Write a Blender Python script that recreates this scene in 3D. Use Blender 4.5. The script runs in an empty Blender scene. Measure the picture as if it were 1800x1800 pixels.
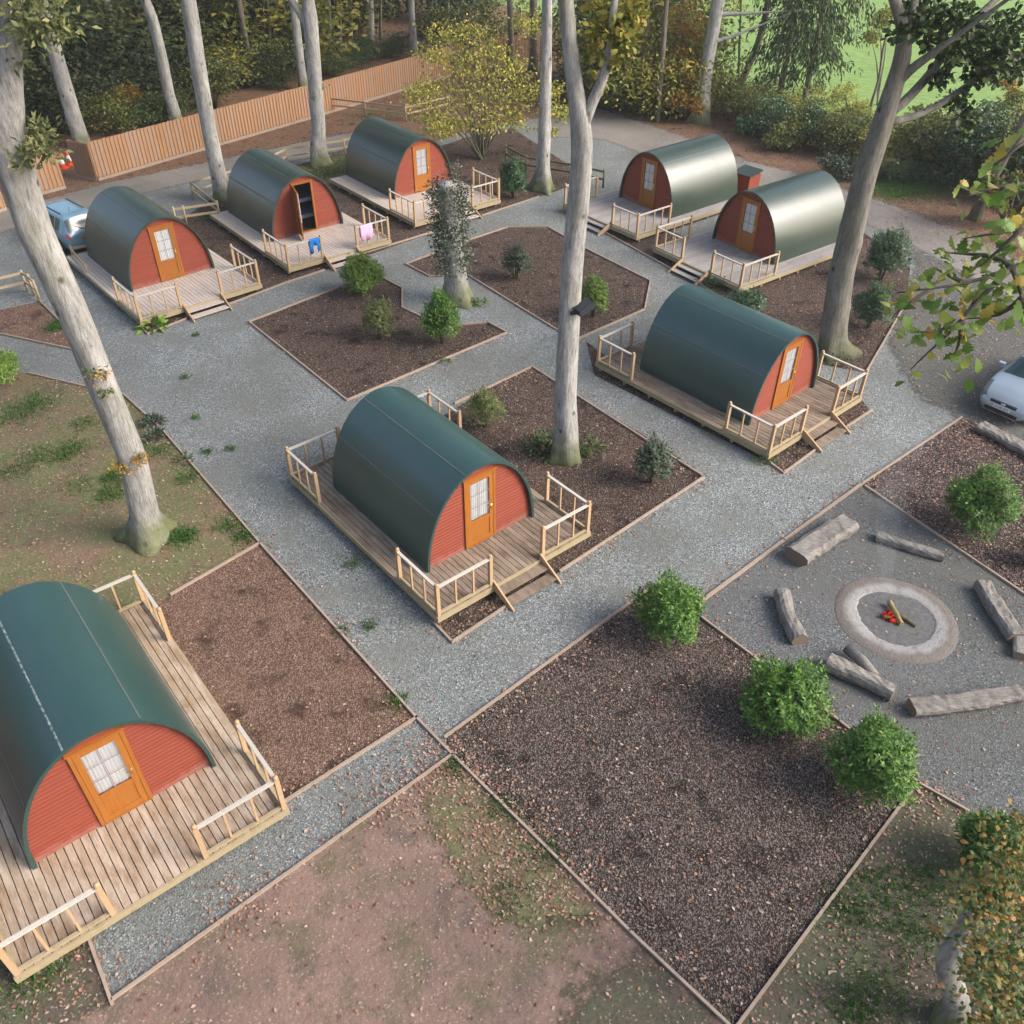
import bpy, math, random
import numpy as np
from mathutils import Matrix, Vector
R_ = math.radians
SC = bpy.context.scene
COL = SC.collection
# ------------------------------------------------------------------ camera
F, PITCH, ROLL, CH = 1535.04, 0.68441515, -0.00513932, 14.87
sp, cp, sr, cr = math.sin(PITCH), math.cos(PITCH), math.sin(ROLL), math.cos(ROLL)
CR = np.array([[cr, sr, 0], [-sr, cr, 0], [0, 0, 1]]) @ np.array([[1, 0, 0], [0, -sp, -cp], [0, cp, -sp]])
cam = bpy.data.cameras.new('camera'); camo = bpy.data.objects.new('camera', cam); COL.objects.link(camo)
cam.sensor_width = 36; cam.lens = F / 1800 * 36; cam.clip_end = 2000; cam.clip_start = .1
m4 = Matrix.Identity(4)
for i in range(3):
    m4[i][0] = CR[0][i]; m4[i][1] = -CR[1][i]; m4[i][2] = -CR[2][i]
m4[2][3] = CH
camo.matrix_world = m4
SC.camera = camo
# ------------------------------------------------------------------ world, sun, exposure
SUN_EL, SUN_AZ = R_(35), R_(102)          # azimuth clockwise from +Y: light comes from the right and slightly behind
w = bpy.data.worlds.new('World'); SC.world = w; w.use_nodes = True
nt = w.node_tree; bg = nt.nodes['Background']
sky = nt.nodes.new('ShaderNodeTexSky'); sky.sky_type = 'NISHITA'; sky.sun_disc = False
sky.sun_elevation = SUN_EL; sky.sun_rotation = SUN_AZ; sky.air_density = 1.0; sky.dust_density = 3.0; sky.ozone_density = 1.0
hs = nt.nodes.new('ShaderNodeHueSaturation'); hs.inputs['Saturation'].default_value = .85   # thin high cloud greys the blue
nt.links.new(sky.outputs[0], hs.inputs['Color']); nt.links.new(hs.outputs[0], bg.inputs[0]); bg.inputs[1].default_value = 0.15
sl = bpy.data.lights.new('sun', 'SUN'); sl.energy = 2.5; sl.angle = R_(34); sl.color = (1, .92, .82)
so = bpy.data.objects.new('sun', sl); COL.objects.link(so)
sd = Vector((math.sin(SUN_AZ) * math.cos(SUN_EL), math.cos(SUN_AZ) * math.cos(SUN_EL), math.sin(SUN_EL)))
so.rotation_euler = sd.to_track_quat('Z', 'Y').to_euler(); so.location = (60, -40, 60)
SC.view_settings.view_transform = 'Standard'; SC.view_settings.look = 'None'
SC.view_settings.exposure = 0.95; SC.view_settings.gamma = 1
SC.cycles.max_bounces = 6; SC.cycles.diffuse_bounces = 3; SC.cycles.glossy_bounces = 3
SC.cycles.transparent_max_bounces = 8; SC.cycles.transmission_bounces = 3; SC.cycles.volume_bounces = 1
SC.cycles.use_denoising = True; SC.cycles.use_adaptive_sampling = True; SC.cycles.adaptive_threshold = .02

# ------------------------------------------------------------------ picking points from photo measurements
def ray(px, py):
    return CR.T @ np.array([(px - 900) / F, (py - 900) / F, 1.0])
def G(px, py, z=0.0):
    d = ray(px, py); t = (z - CH) / d[2]
    return np.array([t * d[0], t * d[1], z])
def VP(px, py, Y):                        # point of the upright plane y = Y
    d = ray(px, py); t = Y / d[1]
    return np.array([t * d[0], Y, CH + t * d[2]])
def mpp(p):                               # metres per photo pixel at p
    return float((CR @ (np.asarray(p) - np.array([0, 0, CH])))[2]) / F

# ------------------------------------------------------------------ objects
def tag(o, label=None, cat=None, group=None, kind=None):
    if label: o['label'] = label
    if cat: o['category'] = cat
    if group: o['group'] = group
    if kind: o['kind'] = kind
    return o
def empty(name, loc, rz=0, label=None, cat=None, group=None):
    o = bpy.data.objects.new(name, None); COL.objects.link(o)
    o.location = loc; o.rotation_euler = (0, 0, rz); o.empty_display_size = .2
    return tag(o, label, cat, group)
def kids(o):
    return [c for c in COL.objects if c.parent == o]
def copy_tree(o, parent=None):
    c = o.copy(); COL.objects.link(c)
    if parent is not None: c.parent = parent
    for ch in kids(o): copy_tree(ch, c)
    return c
def link_mesh(name, me, mat, parent=None):
    o = bpy.data.objects.new(name, me); COL.objects.link(o)
    if mat is not None and not me.materials:
        for m in (mat if isinstance(mat, (list, tuple)) else [mat]): me.materials.append(m)
    if parent is not None: o.parent = parent
    return o
def np_mesh(name, V, FA, k):              # V (N,3), FA (M,k)
    me = bpy.data.meshes.new(name)
    V = np.asarray(V, dtype=np.float32); FA = np.asarray(FA, dtype=np.int32)
    me.vertices.add(len(V)); me.vertices.foreach_set('co', V.ravel())
    me.loops.add(FA.size); me.loops.foreach_set('vertex_index', FA.ravel())
    me.polygons.add(len(FA)); me.polygons.foreach_set('loop_start', np.arange(0, FA.size, k, dtype=np.int32))
    me.update(calc_edges=True); me.validate()
    return me
class MB:
    def __init__(s): s.v = []; s.f = []; s.sm = []
    def add(s, vs, fs, smooth=False):
        b = len(s.v); s.v += [tuple(float(c) for c in p) for p in vs]
        for f in fs: s.f.append(tuple(b + i for i in f)); s.sm.append(smooth)
    def box(s, x0, x1, y0, y1, z0, z1):
        s.add([(x0, y0, z0), (x1, y0, z0), (x1, y1, z0), (x0, y1, z0), (x0, y0, z1), (x1, y0, z1), (x1, y1, z1), (x0, y1, z1)],
              [(0, 3, 2, 1), (4, 5, 6, 7), (0, 1, 5, 4), (1, 2, 6, 5), (2, 3, 7, 6), (3, 0, 4, 7)])
    def bar(s, a, b, w, h, up=(0, 0, 1), z_up=0):  # box from a to b; h along up, w sideways
        a = np.array(a, float); b = np.array(b, float); d = b - a; d /= np.linalg.norm(d)
        up = np.array(up, float); sd_ = np.cross(d, up); sd_ /= np.linalg.norm(sd_); u = np.cross(sd_, d)
        P = []
        for p in (a, b):
            for i, j in ((-1, -1), (1, -1), (1, 1), (-1, 1)): P.append(p + sd_ * w / 2 * i + u * h / 2 * j)
        s.add(P, [(0, 1, 2, 3), (7, 6, 5, 4), (0, 4, 5, 1), (1, 5, 6, 2), (2, 6, 7, 3), (3, 7, 4, 0)])
    def tube(s, pts, rad, n=10, cap=True, mod=None, smooth=True):
        pts = [np.array(p, float) for p in pts]; N = len(pts); V = []
        t0 = pts[1] - pts[0]; t0 /= np.linalg.norm(t0)
        ref = np.array([1., 0, 0]) if abs(t0[0]) < .9 else np.array([0, 1., 0])
        x = ref - t0 * (ref @ t0); x /= np.linalg.norm(x)
        for i in range(N):
            t = pts[min(i + 1, N - 1)] - pts[max(i - 1, 0)]; t /= np.linalg.norm(t)
            x = x - t * (x @ t); x /= np.linalg.norm(x); y = np.cross(t, x)
            for k in range(n):
                a = 2 * math.pi * k / n; r = rad[i] * (mod(i, a) if mod else 1)
                V.append(pts[i] + (x * math.cos(a) + y * math.sin(a)) * r)
        Fs = [(i * n + k, i * n + (k + 1) % n, (i + 1) * n + (k + 1) % n, (i + 1) * n + k) for i in range(N - 1) for k in range(n)]
        s.add(V, Fs, smooth)
        if cap:
            b = len(s.v) - len(V)
            s.f.append(tuple(b + k for k in range(n - 1, -1, -1))); s.sm.append(False)
            s.f.append(tuple(b + (N - 1) * n + k for k in range(n))); s.sm.append(False)
    def poly(s, pts, z=None):
        P = [tuple(p[:2]) + ((z if z is not None else p[2]),) for p in pts]
        s.add(P, [tuple(range(len(P)))])
    def lathe(s, prof, n=32, c=(0, 0, 0), mod=None, smooth=True):
        V = []
        for i, (r, z) in enumerate(prof):
            for k in range(n):
                a = 2 * math.pi * k / n; rr = r * (mod(i, a) if mod else 1)
                V.append((c[0] + rr * math.cos(a), c[1] + rr * math.sin(a), c[2] + z))
        s.add(V, [(i * n + k, i * n + (k + 1) % n, (i + 1) * n + (k + 1) % n, (i + 1) * n + k) for i in range(len(prof) - 1) for k in range(n)], smooth)
    def mesh(s, name):
        me = bpy.data.meshes.new(name); me.from_pydata(s.v, [], s.f); me.update()
        me.polygons.foreach_set('use_smooth', s.sm); return me
    def build(s, name, mat, parent=None):
        return link_mesh(name, s.mesh(name), mat, parent)

# ------------------------------------------------------------------ materials
class NT:
    def __init__(s, name, rough=.8, spec=.3):
        s.m = bpy.data.materials.new(name); s.m.use_nodes = True; s.t = s.m.node_tree
        s.b = s.t.nodes['Principled BSDF']; s.b.inputs['Roughness'].default_value = rough
        s.b.inputs['Specular IOR Level'].default_value = spec
        s.out = s.t.nodes['Material Output']
    def n(s, typ, **k):
        nd = s.t.nodes.new(typ)
        for a, b in k.items(): setattr(nd, a, b)
        return nd
    def l(s, a, b): s.t.links.new(a, b)
    def pos(s, mode='world'):
        if mode == 'world': return s.n('ShaderNodeNewGeometry').outputs['Position']
        return s.n('ShaderNodeTexCoord').outputs['Object']
    def map(s, v, scale=(1, 1, 1), rot=(0, 0, 0)):
        nd = s.n('ShaderNodeMapping'); s.l(v, nd.inputs[0]); nd.inputs['Scale'].default_value = scale; nd.inputs['Rotation'].default_value = rot; return nd.outputs[0]
    def noise(s, v, scale, detail=3, rough=.55, dist=0):
        nd = s.n('ShaderNodeTexNoise'); s.l(v, nd.inputs['Vector']); nd.inputs['Scale'].default_value = scale
        nd.inputs['Detail'].default_value = detail; nd.inputs['Roughness'].default_value = rough; nd.inputs['Distortion'].default_value = dist
        return nd.outputs[0]
    def vor(s, v, scale, out='Color', feat='F1', rnd=1):
        nd = s.n('ShaderNodeTexVoronoi', feature=feat); s.l(v, nd.inputs['Vector']); nd.inputs['Scale'].default_value = scale
        nd.inputs['Randomness'].default_value = rnd; return nd.outputs[out]
    def sep(s, c, i=0):
        nd = s.n('ShaderNodeSeparateColor'); s.l(c, nd.inputs[0]); return nd.outputs[i]
    def ramp(s, f, stops, interp='LINEAR'):
        nd = s.n('ShaderNodeValToRGB'); s.l(f, nd.inputs[0]); e = nd.color_ramp.elements; nd.color_ramp.interpolation = interp
        while len(e) < len(stops): e.new(.5)
        for el, (p, c) in zip(e, stops):
            el.position = p; el.color = (c, c, c, 1) if isinstance(c, (int, float)) else (*c, 1)
        return nd.outputs[0]
    def mix(s, f, a, b, typ='MIX'):
        nd = s.n('ShaderNodeMix', data_type='RGBA', blend_type=typ)
        for i, x in ((0, f), (6, a), (7, b)):
            if isinstance(x, (int, float)): nd.inputs[i].default_value = x if i == 0 else (x, x, x, 1)
            elif isinstance(x, tuple): nd.inputs[i].default_value = (*x, 1)
            else: s.l(x, nd.inputs[i])
        return nd.outputs[2]
    def math(s, op, a, b=0):
        nd = s.n('ShaderNodeMath', operation=op)
        for i, x in enumerate((a, b)):
            if isinstance(x, (int, float)): nd.inputs[i].default_value = x
            else: s.l(x, nd.inputs[i])
        return nd.outputs[0]
    def island(s): return s.n('ShaderNodeNewGeometry').outputs['Random Per Island']
    def orand(s): return s.n('ShaderNodeObjectInfo').outputs['Random']
    def bump(s, h, strength=.5, dist=.02):
        nd = s.n('ShaderNodeBump'); s.l(h, nd.inputs['Height']); nd.inputs['Strength'].default_value = strength; nd.inputs['Distance'].default_value = dist
        s.l(nd.outputs[0], s.b.inputs['Normal'])
    def col(s, c):
        if isinstance(c, tuple): s.b.inputs['Base Color'].default_value = (*c, 1)
        else: s.l(c, s.b.inputs['Base Color'])
        return s
def plain(name, c, rough=.6, spec=.3, metal=0, var=.15, scale=8):
    n = NT(name, rough, spec); v = n.noise(n.pos('obj'), scale, 4)
    n.col(n.mix(v, tuple(x * (1 - var) for x in c), tuple(min(1, x * (1 + var)) for x in c))); n.b.inputs['Metallic'].default_value = metal
    return n.m

def m_gravel(name, dust, dark, mid, pale, stony=.5, leaf=0.0):
    n = NT(name, .9, .15); p = n.pos()
    st = n.ramp(n.sep(n.vor(p, 38)), [(0, dark), (.45, mid), (.8, mid), (1, pale)])
    st = n.mix(n.noise(p, 70, 2), st, n.mix(.5, st, (.02, .02, .02)), 'MIX')
    patch = n.ramp(n.noise(p, .55, 5, .65), [(max(0, .5 - stony * .35), 0), (.5 - stony * .35 + .3, 1)])
    grit = n.mix(n.noise(p, 45, 3, .7), tuple(x * .6 for x in dust), tuple(x * 1.4 for x in dust))
    c = n.mix(n.math('MULTIPLY', patch, .9), grit, st)
    c = n.mix(n.ramp(n.noise(p, 3.2, 4, .6), [(.62, 0), (.72, .5)]), c, (.10, .10, .05))
    c = n.mix(n.ramp(n.noise(p, .22, 3), [(.35, .4), (.6, 0)]), c, (.085, .085, .07))
    n.col(c); n.bump(n.vor(p, 30, 'Distance'), .6, .02); return n.m
def m_mulch(name, dark, mid, chip, red, chipcut=.72):
    n = NT(name, .95, .1); p = n.pos()
    base = n.ramp(n.noise(p, 14, 4, .7), [(.3, dark), (.7, mid)])
    big = n.noise(p, .7, 4, .6)
    base = n.mix(n.ramp(big, [(.45, 0), (.72, .55)]), base, red)
    v = n.sep(n.vor(n.map(p, (1.3, .8, 1), (0, 0, .5)), 58))
    v2 = n.sep(n.vor(n.map(p, (1.6, .8, 1), (0, 0, 1.1)), 40), 1)
    c = n.mix(n.ramp(v, [(chipcut, 0), (chipcut + .06, 1)]), base, chip)
    c = n.mix(n.ramp(v2, [(.86, 0), (.9, .9)]), c, tuple(min(1, x * 1.25) for x in chip))
    c = n.mix(n.ramp(n.noise(p, 1.5, 3), [(.56, 0), (.7, .75)]), c, tuple(x * .7 for x in dark))
    n.col(c); n.bump(n.noise(p, 28, 4, .7), .8, .04); return n.m
def m_earth(name, a, b, c_, moss, mossamt=.5):
    n = NT(name, .95, .1); p = n.pos()
    c = n.mix(n.ramp(n.noise(p, .45, 5, .6), [(.36, 0), (.62, 1)]), a, b)
    c = n.mix(n.ramp(n.noise(p, 1.3, 6, .72, .6), [(.50, 0), (.64, .85)]), c, c_)
    c = n.mix(n.ramp(n.noise(n.map(p, (1, 1, 1), (0, 0, 1)), .8, 6, .68), [(.62 - .22 * mossamt, 0), (.72 - .12 * mossamt, .85)]), c, moss)
    c = n.mix(n.noise(p, 24, 4, .75), n.mix(.45, c, (.015, .012, .01)), n.mix(.25, c, (.5, .42, .36)))
    spk = n.sep(n.vor(p, 34)); c = n.mix(n.ramp(spk, [(.95, 0), (.965, .7)]), c, (.36, .27, .2))
    n.col(c); n.bump(n.noise(p, 9, 6, .7), .7, .05); return n.m
def m_leaf(name, stops, rough=.5, trans=.25, spec=.35):
    n = NT(name, rough, spec)
    r = n.math('FRACT', n.math('ADD', n.island(), n.math('MULTIPLY', n.orand(), .31)))
    k = len(stops); c = n.ramp(n.island(), [(i / max(1, k - 1), s_) for i, s_ in enumerate(stops)])
    hsv = n.n('ShaderNodeHueSaturation'); n.l(c, hsv.inputs['Color'])
    n.l(n.math('ADD', n.math('MULTIPLY', n.orand(), .4), .8), hsv.inputs['Value'])
    c = hsv.outputs[0]; n.col(c)
    tr = n.n('ShaderNodeBsdfTranslucent'); n.l(c, tr.inputs[0]); mx = n.n('ShaderNodeMixShader'); mx.inputs[0].default_value = trans
    n.l(n.b.outputs[0], mx.inputs[1]); n.l(tr.outputs[0], mx.inputs[2]); n.l(mx.outputs[0], n.out.inputs[0])
    return n.m
def m_wood(name, a, b, stain, grain=(14, 1.2, 14), rough=.75, isl=.5, stainamt=.5, spec=.2):
    n = NT(name, rough, spec); p = n.pos('obj')
    g = n.noise(n.map(p, grain), 3, 5, .65)
    c = n.mix(n.ramp(g, [(.3, 0), (.7, 1)]), a, b)
    c = n.mix(n.math('MULTIPLY', n.island(), isl), c, stain)
    c = n.mix(n.ramp(n.noise(n.map(p, (2.6, .8, 2.2)), 1.9, 5, .7), [(.68 - .25 * stainamt, 0), (.85 - .2 * stainamt, .75)]), c, stain)
    c = n.mix(n.math('MULTIPLY', n.orand(), .25), c, tuple(x * .6 for x in a))
    n.col(c); n.bump(g, .25, .008); return n.m
def m_bark(name, pale, dark, moss):
    n = NT(name, .9, .12); p = n.pos('obj')
    st = n.noise(n.map(p, (7, 7, 1.1)), 2.2, 8, .78)
    c = n.mix(n.ramp(st, [(.32, 0), (.60, 1)]), dark, pale)
    c = n.mix(n.ramp(n.noise(n.map(p, (1, 1, .35)), 3.2, 5, .7), [(.46, 0), (.66, .7)]), c, tuple(min(1, x * 1.28) for x in pale))     # lichen blotches
    c = n.mix(n.ramp(n.noise(n.map(p, (1.4, 1.4, 4.5)), 2.2, 4, .7, 1.2), [(.64, 0), (.72, .6)]), c, tuple(x * .6 for x in dark))          # scars across
    c = n.mix(n.ramp(n.vor(n.map(p, (1, 1, .8)), 1.7, 'Distance'), [(.06, .9), (.14, 0)]), c, tuple(x * .4 for x in dark))            # knots
    c = n.mix(n.ramp(n.noise(n.map(p, (1.2, 1.2, .5)), 1.3, 4, .6), [(.52, 0), (.74, .5)]), c, moss)
    sx = n.n('ShaderNodeSeparateXYZ'); n.l(p, sx.inputs[0])
    h = n.math('ADD', sx.outputs[2], n.math('MULTIPLY', n.math('SUBTRACT', n.noise(p, 3, 4), .5), 1.6))
    c = n.mix(n.ramp(n.math('DIVIDE', h, 2.0), [(.10, .85), (.55, 0)]), c, moss)
    n.col(c); n.bump(st, .9, .05); return n.m

M = {}
M['gravel'] = m_gravel('grey_gravel', (.165, .172, .158), (.06, .070, .072), (.27, .292, .295), (.66, .69, .70), .68)
M['gravel_dark'] = m_gravel('dark_gravel', (.12, .12, .118), (.045, .05, .055), (.15, .16, .165), (.36, .37, .38), .6)
M['gravel_mid'] = m_gravel('dark_leafy_gravel', (.11, .108, .098), (.045, .05, .05), (.14, .15, .145), (.34, .34, .33), .45)
M['gravel_drive'] = m_gravel('driveway_gravel', (.25, .225, .20), (.11, .10, .10), (.27, .25, .235), (.46, .43, .41), .35)
M['mulch'] = m_mulch('bark_mulch', (.018, .013, .011), (.06, .043, .035), (.18, .135, .115), (.085, .05, .037), .82)
M['mulch_near'] = m_mulch('pale_bark_mulch', (.015, .012, .0105), (.055, .042, .036), (.19, .155, .137), (.066, .046, .038), .77)
M['mulch_red'] = m_mulch('reddish_bark_mulch', (.06, .036, .026), (.14, .084, .06), (.26, .175, .135), (.17, .097, .066), .74)
M['mulch_black'] = m_mulch('dark_leafy_soil', (.014, .012, .013), (.04, .032, .03), (.22, .17, .15), (.07, .045, .04), .84)
M['litter'] = m_mulch('leaf_litter', (.05, .03, .02), (.13, .075, .048), (.30, .19, .13), (.17, .085, .05), .74)
M['earth'] = m_earth('red_earth', (.165, .10, .076), (.285, .172, .138), (.085, .064, .053), (.095, .09, .036), .6)
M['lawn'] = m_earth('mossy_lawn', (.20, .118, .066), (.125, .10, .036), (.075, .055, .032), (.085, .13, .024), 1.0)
M['lawn_dark'] = m_earth('shaded_lawn', (.062, .045, .034), (.045, .042, .024), (.028, .024, .02), (.035, .07, .018), .95)  # darker lawn: the golden tree's shade is put into this colour
M['bark'] = m_bark('grey_bark', (.385, .375, .355), (.13, .123, .11), (.125, .14, .05))
M['bark_mid'] = m_bark('olive_grey_bark', (.215, .20, .17), (.085, .078, .062), (.11, .115, .06))
M['bark_dark'] = m_bark('brown_bark', (.20, .175, .14), (.09, .075, .06), (.10, .11, .055))
M['deck_pale'] = m_wood('pale_decking', (.42, .315, .22), (.62, .54, .46), (.22, .125, .06), isl=.4, stainamt=1.0)
M['deck_brown'] = m_wood('brown_decking', (.235, .178, .13), (.38, .31, .25), (.10, .068, .042), isl=.4, stainamt=.95)
M['deck_sun'] = m_wood('bleached_decking', (.46, .385, .33), (.58, .51, .46), (.33, .24, .18), isl=.25, stainamt=.4)
M['deck_grey'] = m_wood('grey_decking', (.28, .26, .25), (.40, .38, .37), (.17, .145, .13), isl=.35, stainamt=.5)  # greyer boards, with some shade also put into the colour
M['timber'] = m_wood('treated_timber', (.45, .32, .185), (.54, .41, .27), (.38, .205, .10), (5, 5, 5), isl=.6, stainamt=.35)
M['rail'] = m_wood('weathered_handrail', (.47, .44, .385), (.58, .55, .50), (.36, .29, .22), (5, 5, 5), isl=.3, stainamt=.25)
M['fascia'] = m_wood('deck_fascia', (.36, .29, .18), (.45, .37, .245), (.24, .19, .10), (3, 3, 9), isl=.4, stainamt=.6)
M['edging'] = m_wood('edging_board', (.33, .255, .20), (.44, .35, .285), (.20, .15, .11), (3, 3, 3), isl=.4, stainamt=.5)
M['fence'] = m_wood('larch_fence_board', (.33, .16, .07), (.46, .26, .13), (.36, .25, .19), (9, 9, .7), isl=.85, stainamt=.25)
M['post_rail'] = m_wood('field_fence_rail', (.40, .31, .20), (.50, .41, .28), (.30, .24, .13), (4, 4, 4), isl=.5, stainamt=.5)
M['log'] = m_wood('weathered_log', (.15, .135, .12), (.30, .28, .255), (.06, .048, .038), (2, 9, 9), isl=0, stainamt=.8)
M['log_end'] = plain('sawn_log_end', (.20, .15, .11), .9)

def pod_roof(name, ca, cb, ior):
    n = NT(name, .3, .5); p = n.pos('obj')
    c = n.mix(n.noise(p, 1.3, 5, .6), ca, cb)
    c = n.mix(n.ramp(n.noise(n.map(p, (1, .35, 1)), 2.0, 5, .65), [(.56, 0), (.8, .3)]), c, (.055, .06, .045))
    c = n.mix(n.ramp(n.noise(p, 16, 4, .8), [(.66, 0), (.78, .35)]), c, (.13, .14, .11))
    n.col(c); n.b.inputs['IOR'].default_value = ior
    rr = n.ramp(n.noise(p, 2.5, 5, .65), [(.3, .30), (.7, .36)]); n.l(rr, n.b.inputs['Roughness'])
    n.bump(n.noise(p, 1.1, 3), .12, .05)
    return n.m
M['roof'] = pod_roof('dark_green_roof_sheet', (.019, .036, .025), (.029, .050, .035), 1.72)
M['roof_sky_tint'] = pod_roof('sky_tinted_roof_sheet', (.015, .048, .044), (.023, .064, .059), 1.75)  # same sheet as the dark roof, with sky reflection put into its colour
M['seam'] = plain('roof_seam_strip', (.075, .095, .085), .5, .5, var=.5, scale=20)
n = NT('weathered_roof_seam', .6, .4); v = n.noise(n.map(n.pos('obj'), (6, 5, 6)), 2.2, 5, .75)
n.col(n.ramp(v, [(.40, (.018, .068, .063)), (.52, (.20, .25, .245)), (.7, (.42, .46, .45))])); M['seam_pale'] = n.m
def pod_wall():
    n = NT('red_stained_cladding', .62, .3); p = n.pos('obj')
    g = n.noise(n.map(p, (1.2, 1, 16)), 2.2, 5, .65)
    c = n.mix(g, (.20, .041, .024), (.275, .066, .040))
    c = n.mix(n.math('MULTIPLY', n.island(), .3), c, (.19, .035, .018))
    sx = n.n('ShaderNodeSeparateXYZ'); n.l(p, sx.inputs[0])
    h = n.math('ADD', sx.outputs[2], n.math('MULTIPLY', n.math('SUBTRACT', n.noise(p, 3.5, 5, .7), .5), .5))
    c = n.mix(n.ramp(h, [(.0, .55), (.2, 0)]), c, (.34, .17, .14))
    c = n.mix(n.ramp(n.noise(p, 5, 5, .75), [(.72, 0), (.8, .35)]), c, (.36, .17, .13))
    n.col(c); n.bump(g, .12, .01); return n.m
M['wall'] = pod_wall()
M['door'] = m_wood('varnished_door', (.30, .10, .017), (.385, .145, .028), (.22, .07, .012), (9, 9, .8), rough=.4, isl=.15, stainamt=.25, spec=.4)
M['curtain'] = plain('white_curtain', (.90, .91, .92), .9, .1, var=.05, scale=3)
M['brass'] = plain('brass', (.72, .55, .28), .3, .5, 1)
M['dark'] = plain('dark_interior', (.035, .025, .02), .9)
M['lead'] = plain('glazing_bar', (.33, .26, .25), .5)
def glass(name='window_glass', tint=(1, 1, 1)):
    n = NT(name); t = n.n('ShaderNodeBsdfTransparent'); t.inputs[0].default_value = (*tint, 1)
    g = n.n('ShaderNodeBsdfGlossy'); g.inputs['Roughness'].default_value = .03
    fr = n.n('ShaderNodeFresnel'); fr.inputs[0].default_value = 1.5
    mx = n.n('ShaderNodeMixShader'); n.l(fr.outputs[0], mx.inputs[0]); n.l(t.outputs[0], mx.inputs[1]); n.l(g.outputs[0], mx.inputs[2]); n.l(mx.outputs[0], n.out.inputs[0])
    return n.m
M['glass'] = glass()
# foliage
GREEN = lambda r, g, b: (r, g, b)
M['laurel'] = m_leaf('laurel_leaf', [(.04, .10, .018), (.075, .17, .03), (.12, .24, .04), (.19, .31, .06)], .42, .3, .35)
M['laurel_lime'] = m_leaf('lime_laurel_leaf', [(.07, .14, .025), (.12, .22, .035), (.19, .31, .05), (.28, .36, .08)], .42, .25)
M['laurel_dark'] = m_leaf('dark_laurel_leaf', [(.02, .055, .022), (.035, .085, .032), (.055, .12, .045), (.09, .16, .065)], .36, .18, .5)
M['bronze'] = m_leaf('bronzed_leaf', [(.04, .09, .025), (.08, .14, .04), (.14, .17, .05), (.20, .14, .05)], .5, .2)
M['rhodo'] = m_leaf('dull_evergreen_leaf', [(.03, .055, .035), (.045, .085, .05), (.08, .12, .08), (.12, .09, .06)], .5, .15)
M['yellow'] = m_leaf('yellow_green_leaf', [(.13, .165, .03), (.23, .245, .045), (.36, .34, .07), (.50, .38, .08)], .6, .3)
M['pale_leaf'] = m_leaf('pale_green_leaf', [(.07, .10, .035), (.13, .16, .06), (.20, .215, .085), (.30, .27, .12)], .55, .3)
M['gold'] = m_leaf('golden_leaf', [(.16, .13, .03), (.33, .21, .03), (.46, .28, .04), (.50, .20, .03)], .6, .3)
M['wood_dark'] = m_leaf('dark_wood_leaf', [(.016, .03, .014), (.03, .052, .02), (.055, .08, .028), (.11, .12, .045)], .6, .15)
M['wood_mid'] = m_leaf('mid_wood_leaf', [(.05, .07, .02), (.10, .13, .035), (.17, .195, .05), (.25, .215, .06)], .6, .25)
M['conifer'] = m_leaf('conifer_spray', [(.018, .04, .015), (.04, .075, .026), (.075, .12, .04), (.13, .16, .055)], .6, .15)
M['oak'] = m_leaf('oak_leaf', [(.10, .19, .035), (.16, .28, .05), (.24, .36, .08), (.34, .40, .10), (.60, .38, .06)], .45, .35)
M['oak_dark'] = m_leaf('dark_oak_leaf', [(.012, .032, .010), (.025, .055, .015), (.045, .085, .02), (.09, .12, .03)], .5, .2)  # darker oak leaf colours for the leaning tree
M['oak_gold'] = m_leaf('autumn_oak_leaf', [(.035, .075, .02), (.06, .11, .028), (.10, .14, .035), (.22, .15, .035), (.36, .19, .05)], .55, .25)
M['fern'] = m_leaf('fern_leaf', [(.03, .065, .025), (.045, .10, .035), (.08, .14, .04), (.20, .13, .04)], .6, .2)
M['grass'] = m_leaf('grass_blade', [(.03, .09, .015), (.05, .14, .02), (.09, .17, .03)], .6, .25)
M['fallen'] = m_leaf('fallen_leaf', [(.13, .06, .042), (.26, .14, .10), (.40, .30, .24), (.34, .15, .07), (.46, .37, .30), (.24, .085, .06), (.36, .26, .2)], .7, .05, .2)
M['chip'] = m_leaf('bark_chip', [(.045, .03, .024), (.09, .065, .052), (.17, .13, .108), (.34, .28, .245)], .85, .0, .1)
M['stone'] = m_leaf('gravel_stone', [(.16, .17, .17), (.30, .32, .33), (.42, .44, .45), (.58, .60, .62)], .85, .0, .2)
M['lichen'] = m_leaf('grey_lichen_leaf', [(.03, .06, .025), (.055, .09, .04), (.12, .15, .09), (.34, .31, .28)], .7, .1)

# ------------------------------------------------------------------ leaf clouds
def unit(v): return v / (np.linalg.norm(v, axis=1, keepdims=True) + 1e-9)
def leaves(name, P, D, L, W, rng, fold=.18, up=.4, Nn=None):
    P = np.asarray(P, float); D = unit(np.asarray(D, float)); N = len(P)
    L = np.broadcast_to(L, (N,)).reshape(-1, 1); W = np.broadcast_to(W, (N,)).reshape(-1, 1)
    ref = rng.normal(size=(N, 3)); ref[:, 2] += up * 3
    if Nn is not None: ref = Nn + ref * .12
    s = unit(np.cross(D, ref)); n_ = np.cross(s, D)
    mid = P + D * L * .45
    V = np.stack([P, mid + s * W / 2 + n_ * W * fold, P + D * L - n_ * L * .12, mid - s * W / 2 + n_ * W * fold], 1).reshape(-1, 3)
    b = np.arange(N) * 4
    FA = np.stack([np.stack([b, b + 1, b + 2], 1), np.stack([b, b + 2, b + 3], 1)], 1).reshape(-1, 3)
    return np_mesh(name, V, FA, 3)
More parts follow.
